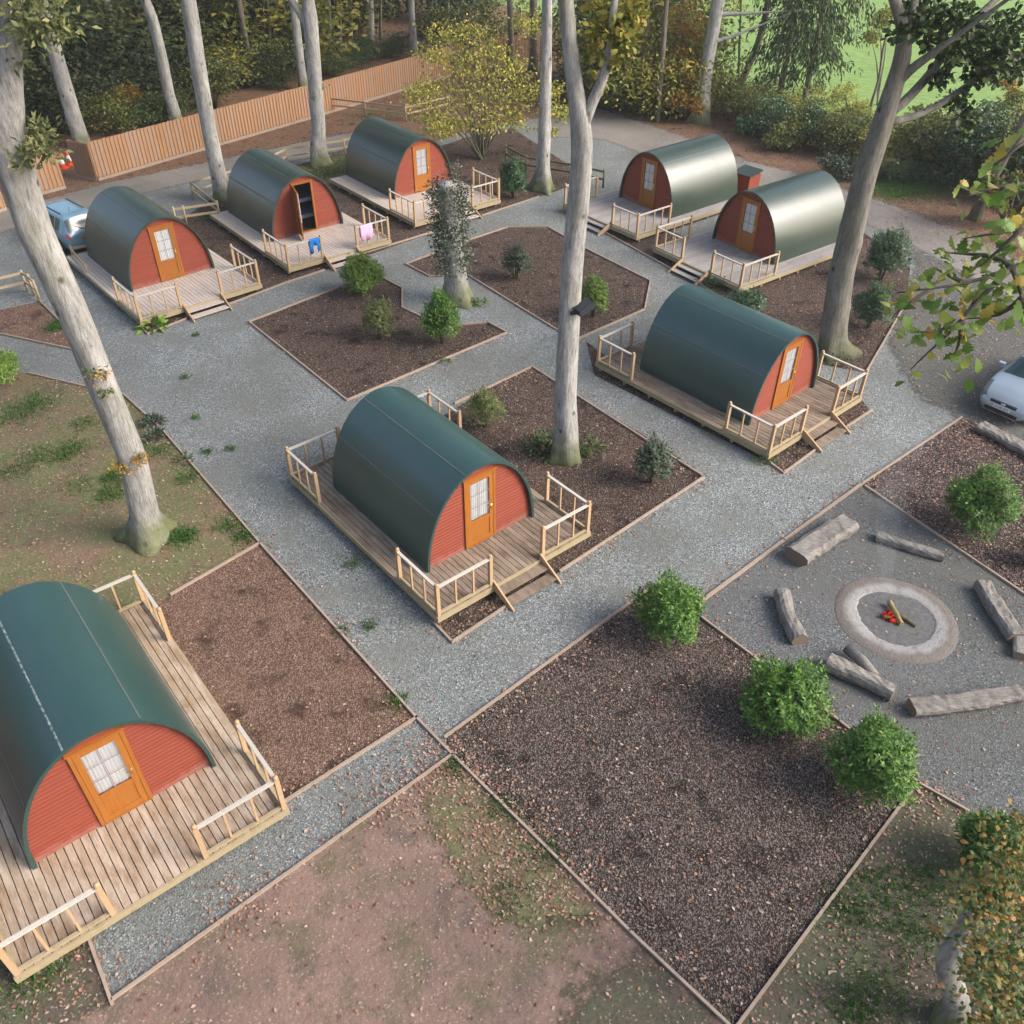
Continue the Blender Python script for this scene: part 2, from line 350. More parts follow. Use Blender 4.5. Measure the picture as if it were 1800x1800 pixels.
OAK = np.array([(0, 0), (.12, .10), (.10, .2), (.24, .28), (.18, .40), (.34, .52), (.24, .62), (.32, .76), (.17, .84), (.1, .97), (0, 1),
                (-.1, .97), (-.17, .84), (-.32, .76), (-.24, .62), (-.34, .52), (-.18, .40), (-.24, .28), (-.10, .2), (-.12, .10)])
def oak_leaves(name, P, D, L, rng, up=.6):
    P = np.asarray(P, float); D = unit(np.asarray(D, float)); N = len(P); k = len(OAK); L = np.broadcast_to(L, (N,)).reshape(-1, 1, 1)
    ref = rng.normal(size=(N, 3)); ref[:, 2] += up * 3
    s = unit(np.cross(D, ref)); n_ = np.cross(s, D)
    o = OAK[None]; w_ = rng.uniform(.85, 1.2, (N, 1, 1))
    V = P[:, None] + L * (D[:, None] * o[..., 1:2] + s[:, None] * o[..., 0:1] * w_ + n_[:, None] * (.35 * np.abs(o[..., 0:1]) - .15 * o[..., 1:2] ** 2))
    h = k // 2
    A = np.arange(0, h + 1); B = np.r_[0, np.arange(k - 1, h - 1, -1)]
    b = (np.arange(N) * k)[:, None]
    FA = []
    for i in range(h):   # strips across the midrib: keep as one island per leaf
        FA.append(np.stack([b[:, 0] + A[i], b[:, 0] + A[i + 1], b[:, 0] + B[i + 1], b[:, 0] + B[i]], 1))
    T = np.stack(FA, 1).reshape(-1, 4)
    return np_mesh(name, V.reshape(-1, 3), T, 4) if False else tri_mesh(name, V.reshape(-1, 3), T)
def tri_mesh(name, V, Q):
    T = np.concatenate([Q[:, [0, 1, 2]], Q[:, [0, 2, 3]]]);
    ok = (T[:, 0] != T[:, 1]) & (T[:, 1] != T[:, 2]) & (T[:, 0] != T[:, 2])
    return np_mesh(name, V, T[ok], 3)
def sphere_dirs(n, rng, zmin=-.35):
    d = unit(rng.normal(size=(int(n * 2.2) + 20, 3))); d = d[d[:, 2] > zmin]; return d[:n]
def bush_points(rng, rx, rz, shoots, per, ll, spiky=.25, lump=.22, fill=.35):
    d = sphere_dirs(shoots, rng)
    ph = rng.uniform(0, 6.28, 6)
    lum = 1 + lump * (np.sin(3 * np.arctan2(d[:, 1], d[:, 0]) + ph[0]) * np.cos(2.6 * d[:, 2] + ph[1]) + .6 * np.sin(5 * d[:, 0] + 4 * d[:, 2] + ph[2]))
    rad = lum * (1 - spiky * .5 + spiky * rng.random(len(d)) ** 2)
    rad *= np.where(rng.random(len(d)) < fill, rng.uniform(.45, .85, len(d)), 1)
    S = np.array([rx, rx, rz])
    C = d * rad[:, None] * S; C[:, 2] += rz * .92
    sdir = unit(d * np.array([1, 1, .6]) + np.array([0, 0, .75]) + rng.normal(size=d.shape) * .25)
    P, D, NN = [], [], []
    for j in range(per):
        t = -j * ll * .28 * rng.uniform(.7, 1.2, len(d))
        P.append(C + sdir * t[:, None] + rng.normal(size=d.shape) * .01)
        rd = rng.normal(size=d.shape); rd = unit(rd - sdir * (rd * sdir).sum(1, keepdims=True))
        f = 1.0 if j == 0 else .42 - .35 * j / per
        D.append(sdir * f + rd * (.4 if j == 0 else .9) + np.array([0, 0, .03])); NN.append(sdir + rd * .2)
    return np.concatenate(P), np.concatenate(D), np.concatenate(NN)
def make_bush(base, wpx, hpx, mat, label, seed, name='laurel_bush', cat='bush', ll=.13, dens=1.0, spiky=.3, group='evergreen bushes in the beds'):
    rng = np.random.default_rng(seed); k = mpp(base); W = wpx * k; Hh = hpx * k
    rx = W / 2 / 1.14; rz = math.sqrt(max(.12, ((Hh / 2) ** 2 - .4 * (W / 2) ** 2) / .6))
    rz = min(rz, rx * 1.7) / 1.08
    sh = int(900 * dens * max(.6, rx * rz / .6))
    P, D, NN = bush_points(rng, rx, rz, sh, 8, ll, spiky * .7, .17)
    ok = P[:, 2] > .03; P, D, NN = P[ok], D[ok], NN[ok]
    e = empty(name, tuple(base), 0, label, cat, group)
    n = len(P)
    me = leaves('foliage', P, D, ll * rng.uniform(.75, 1.25, n), ll * .42 * rng.uniform(.8, 1.2, n), rng, .12, .4, NN)
    link_mesh('foliage', me, mat, e)
    mb = MB()
    for i in range(7):
        a = rng.uniform(0, 6.28); q = np.array([math.cos(a) * rx * .5, math.sin(a) * rx * .5, rz * 1.2])
        mb.tube([(math.cos(a) * .04, math.sin(a) * .04, -.02), q * np.array([.45, .45, .55]), q], [.025, .018, .008], 5)
    mb.build('stem', M['bark_dark'], e)
    return e
def in_poly(P, poly):
    x, y = P[:, 0], P[:, 1]; r = np.zeros(len(P), bool); n = len(poly)
    for i in range(n):
        x1, y1 = poly[i][:2]; x2, y2 = poly[(i + 1) % n][:2]
        if y1 == y2: continue
        c = ((y1 > y) != (y2 > y)) & (x < (x2 - x1) * (y - y1) / (y2 - y1) + x1); r ^= c
    return r
def scatter(poly, n, rng):
    A = np.array([p[:2] for p in poly]); lo, hi = A.min(0), A.max(0)
    P = rng.uniform(lo, hi, (n, 2)); return P[in_poly(P, A)]

# ------------------------------------------------------------------ ground sheets
def GP(l): return [G(*p) for p in l]
def soften(mat, name):                    # the same ground cover, thinning out in a ragged fringe at the sheet's border
    m = mat.copy(); m.name = name; t = m.node_tree; at = t.nodes.new('ShaderNodeAttribute'); at.attribute_name = 'inner'
    g = t.nodes.new('ShaderNodeNewGeometry'); no = t.nodes.new('ShaderNodeTexNoise'); no.inputs['Scale'].default_value = 2.2; no.inputs['Detail'].default_value = 8; no.inputs['Roughness'].default_value = .8
    t.links.new(g.outputs['Position'], no.inputs['Vector'])
    a = t.nodes.new('ShaderNodeMath'); a.operation = 'MULTIPLY_ADD'; t.links.new(no.outputs[0], a.inputs[0]); a.inputs[1].default_value = 5.0; a.inputs[2].default_value = -4.5
    b = t.nodes.new('ShaderNodeMath'); b.operation = 'MULTIPLY_ADD'; t.links.new(at.outputs['Fac'], b.inputs[0]); b.inputs[1].default_value = 5.0; t.links.new(a.outputs[0], b.inputs[2]); b.use_clamp = True
    tr = t.nodes.new('ShaderNodeBsdfTransparent'); mx = t.nodes.new('ShaderNodeMixShader'); t.links.new(b.outputs[0], mx.inputs[0]); t.links.new(tr.outputs[0], mx.inputs[1])
    t.links.new(t.nodes['Principled BSDF'].outputs[0], mx.inputs[2]); t.links.new(mx.outputs[0], t.nodes['Material Output'].inputs[0]); return m
def sheet(name, px, mat, z, world=False, soft=0):
    pts = [np.array(p) for p in px] if world else GP(px)
    if soft:                              # fine grid whose 'inner' value falls from 1 to 0 across the border
        A = np.array([p[:2] for p in pts]); lo, hi = A.min(0) - 1.5 * soft, A.max(0) + 1.5 * soft; st = soft / 2.5
        xs, ys = np.arange(lo[0], hi[0] + st, st), np.arange(lo[1], hi[1] + st, st); nx = len(xs)
        P = np.stack(np.meshgrid(xs, ys), -1).reshape(-1, 2); dist = np.full(len(P), 1e9)
        for p, q in zip(A, np.roll(A, -1, 0)):
            t = np.clip(((P - p) @ (q - p)) / ((q - p) @ (q - p)), 0, 1)[:, None]; dist = np.minimum(dist, np.linalg.norm(P - p - t * (q - p), axis=1))
        sd = np.where(in_poly(P, A), dist, -dist); ok = (sd > -1.3 * soft).reshape(len(ys), nx)
        I = np.arange(len(P)).reshape(len(ys), nx); c = ok[:-1, :-1] & ok[1:, :-1] & ok[:-1, 1:] & ok[1:, 1:]
        Q = np.stack([I[:-1, :-1][c], I[:-1, 1:][c], I[1:, 1:][c], I[1:, :-1][c]], 1); u, inv = np.unique(Q, return_inverse=True)
        me = np_mesh(name, np.c_[P[u], np.full(len(u), z)], inv.reshape(Q.shape), 4)
        at = me.attributes.new('inner', 'FLOAT', 'POINT'); at.data.foreach_set('value', np.clip(.5 + .5 * sd[u] / soft, 0, 1).astype(np.float32))
        o = link_mesh(name, me, soften(mat, 'fringed_' + mat.name)); o['kind'] = 'structure'; return pts
    mb = MB(); mb.poly(pts, z)
    o = mb.build(name, mat); o['kind'] = 'structure'
    import bmesh
    bm = bmesh.new(); bm.from_mesh(o.data); bm.normal_update()
    bmesh.ops.triangulate(bm, faces=bm.faces[:]); bm.normal_update()
    for f in bm.faces:
        if f.normal.z < 0: f.normal_flip()
    bm.to_mesh(o.data); bm.free(); return pts
sheet('ground', [(-400, -60, 0), (400, -60, 0), (400, 1200, 0), (-400, 1200, 0)], M['litter'], 0, True)
def m_field():
    n = NT('pasture_grass', .9, .1); p = n.pos()
    c = n.mix(n.noise(p, .25, 4, .6), (.20, .315, .095), (.265, .375, .125))  # raised grass colour: direct sunshine on the field is put in
    c = n.mix(n.ramp(n.noise(n.map(p, (.5, 1.9, 1), (0, 0, .35)), 1.0, 4, .6), [(.52, 0), (.68, .5)]), c, (.115, .205, .055))  # mowing waves, their long shadow streaks put into the colour
    c = n.mix(n.noise(p, 7, 3, .7), n.mix(.25, c, (.03, .08, .01)), c)
    n.col(c); n.bump(n.noise(n.map(p, (.6, 2, 1), (0, 0, .35)), 1.6, 4), 1.0, .25); return n.m
M['field'] = m_field()
sheet('pasture_field', [(-2, 95, 0), (6, 82, 0)] + [tuple(G(*p)) for p in ((1180, 120), (1260, 150), (1350, 182), (1500, 232), (1650, 268), (1800, 300))] + [(60, 46, 0), (400, 30, 0), (400, 1200, 0), (-60, 1200, 0)], M['field'], .004, True)
COURT = [(-80, 580), (0, 588), (125, 615), (135, 595), (107, 567), (70, 530), (0, 545), (-120, 575), (-160, 420), (0, 372), (67, 358), (187, 325), (373, 287), (550, 250), (640, 232),
         (760, 250), (860, 225), (960, 205), (1050, 195), (1100, 212), (1200, 246), (1300, 285), (1400, 312), (1500, 345), (1580, 372), (1700, 420), (1800, 475), (2000, 560), (2150, 900), (2100, 1700), (1690, 1420), (1612, 1377), (1233, 1087), (1215, 1070),
         (1150, 1030), (1115, 1055), (781, 1298), (795, 1328), (200, 1757), (155, 1640), (492, 1416), (732, 1263), (457, 956), (345, 826), (286, 757), (217, 694), (150, 681), (50, 657), (-90, 632)]
court = sheet('gravel_court', COURT, M['gravel'], .004)
lawn = sheet('mossy_lawn', [(-90, 632), (50, 657), (150, 681), (217, 694), (286, 757), (345, 826), (457, 956), (300, 1047), (120, 1150), (-250, 1330), (-300, 900)], M['lawn'], .008)
mul_c = sheet('bark_bed', [(457, 956), (732, 1263), (492, 1416), (100, 1690), (-250, 1500), (300, 1047)], M['mulch_red'], .008)
earth = sheet('bare_earth', [(200, 1757), (795, 1328), (818, 1349), (981, 1512), (1105, 1637), (1290, 1812), (1400, 2050), (-100, 2050), (-250, 1900), (-100, 1600), (155, 1640)], M['earth'], .010)
mul_big = sheet('bark_bed.001', [(781, 1298), (1115, 1055), (1150, 1030), (1215, 1070), (1233, 1087), (1323, 1155), (1473, 1268), (1612, 1377), (1290, 1812), (1105, 1637), (981, 1512), (818, 1349)], M['mulch_near'], .008)
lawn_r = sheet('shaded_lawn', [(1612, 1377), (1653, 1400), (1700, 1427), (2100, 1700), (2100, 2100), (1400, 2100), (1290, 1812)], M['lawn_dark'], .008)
firepit_g = sheet('fire_circle_gravel', [(1233, 1087), (1215, 1070), (1230, 1060), (1513, 853), (1800, 1046), (1900, 1110), (2150, 1500), (2100, 1700), (1690, 1420), (1612, 1377)], M['gravel_dark'], .012)
mul_r = sheet('leafy_bed', [(1513, 853), (1690, 735), (1720, 748), (1800, 795), (1950, 880), (1950, 1143), (1800, 1046)], M['mulch_black'], .012)
drive = sheet('driveway', [(960, 198), (1050, 188), (1100, 205), (1200, 239), (1300, 278), (1400, 305), (1500, 338), (1580, 364), (1700, 411), (1800, 464), (2000, 548), (2150, 680), (1950, 610), (1800, 540), (1690, 480), (1600, 430), (1520, 392), (1400, 350), (1300, 325), (1180, 290), (1060, 245), (960, 240)], M['gravel_drive'], .007, soft=.9)
park = sheet('parking_area', [(1562, 600), (1602, 520), (1612, 440), (1690, 480), (1800, 540), (1950, 610), (2150, 680), (2150, 900), (1950, 880), (1800, 795), (1720, 748), (1690, 735), (1610, 690)], M['gravel_mid'], .010, soft=1.0)
road = sheet('track', [(-160, 415), (0, 368), (67, 354), (187, 321), (373, 283), (550, 246), (640, 228), (620, 262), (547, 277), (380, 310), (253, 340), (60, 390), (0, 410), (-160, 460)], M['gravel_drive'], .006, soft=.7)
bed_a = sheet('bark_bed.002', [(935, 646), (1180, 795), (1237, 840), (980, 1008), (795, 1130), (762, 1100), (860, 1030), (700, 780), (870, 675)], M['mulch'], .008)
bed_1 = sheet('bark_bed.003', [(438, 567), (610, 705), (891, 586), (858, 568), (810, 572), (745, 560), (707, 542), (707, 508), (670, 488), (655, 484)], M['mulch'], .008)
bed_2 = sheet('bark_bed.004', [(713, 465), (755, 487), (790, 487), (823, 485), (977, 580), (1015, 597), (1133, 545), (1143, 495), (1027, 437), (963, 400), (893, 400), (833, 420)], M['mulch'], .008)
bed_def = sheet('bark_bed.005', [(260, 588), (400, 537), (500, 499), (583, 471), (773, 405), (947, 347), (1010, 325), (1000, 290), (900, 225), (840, 235), (760, 262), (640, 270), (560, 280), (460, 308), (400, 330), (300, 400), (270, 455), (250, 570)], M['mulch'], .008)
bed_gh = sheet('bark_bed.006', [(1035, 398), (1060, 408), (1190, 480), (1233, 498), (1440, 640), (1521, 655), (1552, 604), (1594, 530), (1600, 470), (1520, 410), (1400, 400), (1230, 430), (1130, 380), (1060, 370)], M['mulch'], .012)
bed_b = sheet('bark_bed.007', [(1350, 813), (1377, 833), (1530, 723), (1512, 700), (1450, 690), (1110, 660), (1030, 600), (1045, 660)], M['mulch'], .012)
bed_l = sheet('bark_bed.008', [(-120, 575), (0, 545), (70, 530), (107, 567), (135, 595), (125, 615), (0, 588), (-80, 578)], M['mulch_red'], .008)
verge = sheet('grass_verge', [(1525, 330), (1560, 318), (1640, 312), (1625, 335), (1570, 346)], M['field'], .012, soft=.8)
sheet('woodland_path', [(640, 88), (690, 66), (760, 84), (800, 92), (770, 72), (690, 56), (640, 60)], M['earth'], .008, soft=1.1)

sheet('moss_patch', [(800, 1352), (981, 1530), (1060, 1620), (960, 1640), (850, 1590), (770, 1480), (740, 1390)], M['lawn'], .014, soft=.55)
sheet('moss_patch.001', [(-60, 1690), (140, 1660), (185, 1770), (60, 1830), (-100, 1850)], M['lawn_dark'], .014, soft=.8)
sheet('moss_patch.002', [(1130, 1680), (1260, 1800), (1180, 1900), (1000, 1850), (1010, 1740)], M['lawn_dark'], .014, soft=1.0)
sheet('moss_patch.003', [(500, 300), (600, 270), (690, 285), (640, 325), (540, 335)], M['lawn'], .012, soft=.7)
# ------------------------------------------------------------------ timber edging boards
EDGE = [
 ([(217, 694), (286, 757)], 'short edging board beside the mossy lawn, behind the big left tree'),
 ([(286, 757), (457, 956)], 'long edging board between mossy lawn and gravel court'),
 ([(457, 956), (732, 1263)], 'edging board between gravel court and reddish bark bed'),
 ([(732, 1263), (795, 1328)], 'short edging board crossing the gravel at the foot of the court'),
 ([(50, 657), (150, 681), (217, 694)], 'edging board between left gravel branch path and mossy lawn'),
 ([(-60, 572), (0, 588), (125, 615)], 'edging board on the upper side of the left branch path'),
 ([(70, 530), (107, 567), (135, 597)], 'edging board below the low rail fence beside the big left tree'),
 ([(300, 1047), (457, 956)], 'edging board between mossy lawn and reddish bark bed'),
 ([(500, 1411), (732, 1263)], 'upper edging board of the short gravel path to the nearest deck'),
 ([(795, 1328), (200, 1757)], 'lower edging board of the short gravel path beside bare red earth'),
 ([(155, 1645), (198, 1765)], 'end board of the short gravel path by the nearest deck'),
 ([(781, 1298), (1140, 1037)], 'edging board between gravel court and largest bark bed'),
 ([(795, 1328), (981, 1512)], 'upper half of the crooked edging between bare earth and largest bark bed'),
 ([(981, 1512), (1105, 1637), (1290, 1812)], 'lower half of the crooked edging between bare earth and largest bark bed'),
 ([(1612, 1377), (1290, 1812)], 'edging board between largest bark bed and dark shaded lawn'),
 ([(1233, 1087), (1323, 1155), (1473, 1268), (1612, 1377)], 'thin edging board between largest bark bed and fire circle'),
 ([(1612, 1377), (1700, 1427)], 'edging board continuing below the fire circle to the golden tree'),
 ([(1228, 1062), (1377, 952)], 'heavy edging board along the fire circle, lower length'),
 ([(1377, 952), (1513, 853)], 'heavy edging board along the fire circle behind the thick half log'),
 ([(1513, 853), (1690, 735)], 'edging board along the dark leafy bed towards the silver car'),
 ([(1520, 856), (1800, 1046), (1860, 1086)], 'edging board between fire circle and dark leafy bed'),
 ([(1237, 840), (985, 1005)], 'front edging of the bed with two bushes, right of the central steps'),
 ([(890, 1067), (795, 1130)], 'front edging of the central deck bed, left of its steps'),
 ([(795, 1130), (764, 1098)], 'short edging stub at the near corner of the central deck'),
 ([(935, 646), (1237, 840)], 'edging board along the right side of the central tree bed'),
 ([(935, 646), (800, 710)], 'edging board behind the bronze green bush of the central bed'),
 ([(438, 567), (610, 705)], 'left edging of the bed with three bushes'),
 ([(610, 705), (891, 586)], 'front edging of the bed with three bushes'),
 ([(891, 586), (858, 568), (800, 573)], 'notched right tip edging of the bed with three bushes'),
 ([(745, 560), (707, 542), (707, 508), (670, 488)], 'zigzag edging of the three bush bed facing the ivy stump'),
 ([(438, 567), (540, 527), (655, 484)], 'upper left edging of the bed with three bushes'),
 ([(713, 465), (755, 487), (790, 487)], 'small corner edging left of the ivy stump'),
 ([(823, 485), (977, 580), (1015, 597)], 'lower left edging of the bed right of the ivy stump'),
 ([(1015, 597), (1133, 545), (1143, 495)], 'right corner edging of the bed right of the ivy stump'),
 ([(1143, 495), (1027, 437), (963, 400)], 'upper right edging of the bed right of the ivy stump'),
 ([(963, 400), (893, 400), (833, 420), (713, 465)], 'upper edging of the bed behind the ivy stump'),
 ([(250, 578), (260, 588), (327, 562)], 'corner edging below the leafy weed at the deck by the blue car'),
 ([(400, 537), (500, 499), (570, 476)], 'edging board between the steps of the two left decks'),
 ([(637, 447), (773, 405)], 'edging board in front of the ivy stump, right of the towel deck'),
 ([(847, 380), (947, 347)], 'edging board between farthest deck steps and grey tree'),
 ([(1060, 408), (1190, 480), (1233, 498)], 'edging board in front of the two grey decks'),
 ([(1350, 813), (1377, 833), (1437, 789)], 'corner edging left of the steps of the right teal roofed pod'),
 ([(1487, 752), (1532, 722)], 'edging board right of the steps of the right teal roofed pod'),
 ([(1600, 520), (1552, 604), (1521, 657)], 'edging board between two round bushes and the driveway'),
]
for pts, lab in EDGE:
    mb = MB(); P = GP(pts); wd = .075 if 'heavy' in lab else .05
    for a, b in zip(P[:-1], P[1:]):
        d = (b - a) / np.linalg.norm(b - a); q = a + (b - a)
        mb.bar(a + np.array([0, 0, .028]), b + d * wd / 2 + np.array([0, 0, .028]), wd, .085)
    c = P[0].copy(); o = mb.build('timber_edging', M['edging']); tag(o, lab, 'edging', 'edging boards of beds and paths')
    o.data.transform(Matrix.Translation((-c[0], -c[1], 0))); o.location = (c[0], c[1], 0)

# ------------------------------------------------------------------ decks
HD = .32
RAILH = .88
def railing(parent, pts, y_post=True):
    """pts: local polyline; posts at each point, two balusters between"""
    root = None
    mb = MB()
    for a, b in zip(pts[:-1], pts[1:]):
        a3 = np.array([a[0], a[1], HD + RAILH]); b3 = np.array([b[0], b[1], HD + RAILH]); d = (b3 - a3) / np.linalg.norm(b3 - a3)
        mb.bar(a3 + d * .045, b3 - d * .045, .075, .04)
    root = mb.build('railing', M['rail'], parent)
    for a, b in zip(pts[:-1], pts[1:]):
        mb = MB(); a3 = np.array([a[0], a[1], HD + .065]); b3 = np.array([b[0], b[1], HD + .065]); d = (b3 - a3) / np.linalg.norm(b3 - a3)
        mb.bar(a3 + d * .045, b3 - d * .045, .06, .055); mb.build('lower_rail', M['fascia'], root)
        ln = np.linalg.norm(b3 - a3); k = 3 if ln > 1.8 else 2
        for i in range(1, k + 1):
            p = a3 + (b3 - a3) * i / (k + 1); q = MB(); q.box(p[0] - .022, p[0] + .022, p[1] - .022, p[1] + .022, HD + .0925, HD + RAILH - .02); q.build('baluster', M['timber'], root)
    for p in pts:
        q = MB(); w_ = .045; z1 = HD + .93
        q.box(p[0] - w_, p[0] + w_, p[1] - w_, p[1] + w_, HD + .001, z1)
        q.lathe([(.038, 0), (.05, .018), (.046, .045), (.02, .06), (.0, .062)], 10, (p[0], p[1], z1 + .001))
        q.build('post', M['timber'], root)
def make_deck(short, wood, label, loc, rz, L, joints, back, steps=True):
    e = empty('timber_deck', loc, rz, label, 'deck', 'raised timber decks of the pods')
    rng = random.Random(int(loc[0] * 100)); W = 2.4
    mb = MB(); n = 33; bw = 2 * W / n
    for i in range(n):
        x0 = -W + i * bw; j = joints + (rng.random() - .5) * .02 if abs(x0) > 1.6 else joints - 1.2
        segs = [(0.03, j), (j, L - .03)] if i % 2 else [(.03, j), (j, L - .03)]
        for a, b in segs: mb.box(x0 + .008, x0 + bw - .008, a + .002, b - .002, HD - .028 - rng.random() * .003, HD - rng.random() * .004)
    mb.build('deck_board', wood, e)
    mb = MB(); z0, z1 = HD - .16, HD - .008
    for (a, b) in (((-W - .02, 0, 0), (W + .02, 0, 0)), ((-W - .02, L, 0), (W + .02, L, 0)), ((-W, .02, 0), (-W, L - .02, 0)), ((W, .02, 0), (W, L - .02, 0))):
        zc = (z0 + z1) / 2; mb.bar((a[0], a[1], zc), (b[0], b[1], zc), .045, z1 - z0)
    mb.build('fascia', M['fascia'], e)
    ys = np.arange(.25, L, 1.1)
    for s in (-1, 1):
        for y in ys:
            q = MB(); x = s * (W - .09); q.box(x - .04, x + .04, y - .04, y + .04, -.05, HD - .03); q.build('support_post', M['fascia'], e)
    q = MB()
    for y in np.arange(.5, L, .8): q.box(-W + .05, W - .05, y - .02, y + .02, HD - .15, HD - .032)
    q.build('joist', M['fascia'], e)
    sl_ = 1.62 if short else 2.02; i = .05
    railing(e, [(-W + i, sl_), (-W + i, i), (-.82, i)])
    railing(e, [(W - i, sl_), (W - i, i), (.82, i)])
    if back:
        railing(e, [(-W + i, L - 1.55), (-W + i, L - i), (-.78, L - i)])
        railing(e, [(W - i, L - 1.55), (W - i, L - i), (.78, L - i)])
    if not steps: return e
    q = MB(); q.box(-.70, .70, -.30, -.03, .2, .235); q.box(-.70, .70, -.62, -.34, .085, .12)
    st = q.build('steps', wood, e)
    for s in (-1, 1):
        x = s * .745; q = MB(); t = .022
        pr = [(0.03, HD + .16), (.03, HD - .12), (-.55, .0), (-.74, .0), (-.74, .06)]
        V = [(x - t, y, z) for y, z in pr] + [(x + t, y, z) for y, z in pr]; k = len(pr)
        q.add(V, [tuple(range(k)), tuple(range(2 * k - 1, k - 1, -1))] + [(a, (a + 1) % k + 0, (a + 1) % k + k, a + k)[::-1] for a in range(k)])
        q.build('stringer', M['timber'], st)
    return e
POSE = dict(A=(.158, 15.526, .6962, 1.354, -.019), B=(9.188, 22.082, .7165, 1.301, .064), C=(-6.006, 7.569, .684, 1.69, .069),
            D=(-11.551, 30.118, .7175, 2.511, .018), E=(-7.099, 34.634, .681, 2.824, .068), F=(-2.492, 39.491, .6826, 3.054, .211),
            G=(3.804, 38.49, -.8962, 2.72, .161), H=(7.3155, 33.456, -.9348, 2.7486, 0.0))
DECK = dict(A=('deck_brown', 'brown deck with railings at all four corners under the central pod'),
            B=('deck_brown', 'deck under the right teal roofed pod, its steps facing the driveway'),
            C=('deck_pale', 'large pale stained deck of the nearest pod, partly outside the photo'),
            D=('deck_sun', 'bleached deck behind the big left tree, under the pod beside the blue car'),
            E=('deck_sun', 'bleached deck with a pink towel and blue swimwear on its rails'),
            F=('deck_sun', 'farthest deck, partly hidden behind the ivy stump'),
            G=('deck_grey', 'grey deck half hidden by the tall central trunk'),
            H=('deck_grey', 'grey deck with a shrub at its near corner, in front of the leaning tree'))
for k, (x, y, a, s, off) in POSE.items():
    sh = k in 'ABC'
    make_deck(sh, M[DECK[k][0]], DECK[k][1], (x, y, 0), a, 7.0 if sh else 7.5, 3.4, sh, k != 'C')

# ------------------------------------------------------------------ pods
PA, PH, PL = 1.62, 2.37, 4.2
def ax(z): return PA * math.sqrt(max(0, 1 - (z / PH) ** 2))
def clad(yf, sgn, door):
    mb = MB(); z = 0.0; hh = .098; dw, dh = .45, 2.05
    while z < PH - .001:
        z1 = min(PH, z + hh); a0, a1 = ax(z), ax(z1)
        segs = [(-a0, a0, -a1, a1)]
        if door and z < dh - .001:
            if z1 > dh: z1 = dh; a1 = ax(z1)
            segs = [(-a0, -dw, -a1, -dw), (dw, a0, dw, a1)]
        for b0, b1, t0, t1 in segs:
            y0 = yf + sgn * .016; y1 = yf - sgn * .006; yb = yf - sgn * .03
            zm = z1 - .02; f = (zm - z) / (z1 - z); m0, m1 = b0 + (t0 - b0) * f, b1 + (t1 - b1) * f
            V = [(b0, y0, z), (b1, y0, z), (m1, y0, zm), (m0, y0, zm), (b0, yb, z), (b1, yb, z), (t1, yb, z1), (t0, yb, z1), (t1, y1, z1), (t0, y1, z1)]
            Fs = [(0, 1, 2, 3), (3, 2, 8, 9), (5, 4, 7, 6), (0, 4, 5, 1), (9, 8, 6, 7), (0, 3, 9, 7, 4), (1, 5, 6, 8, 2)]
            if sgn > 0: Fs = [f[::-1] for f in Fs]
            mb.add(V, Fs)
        z = z1
    return mb
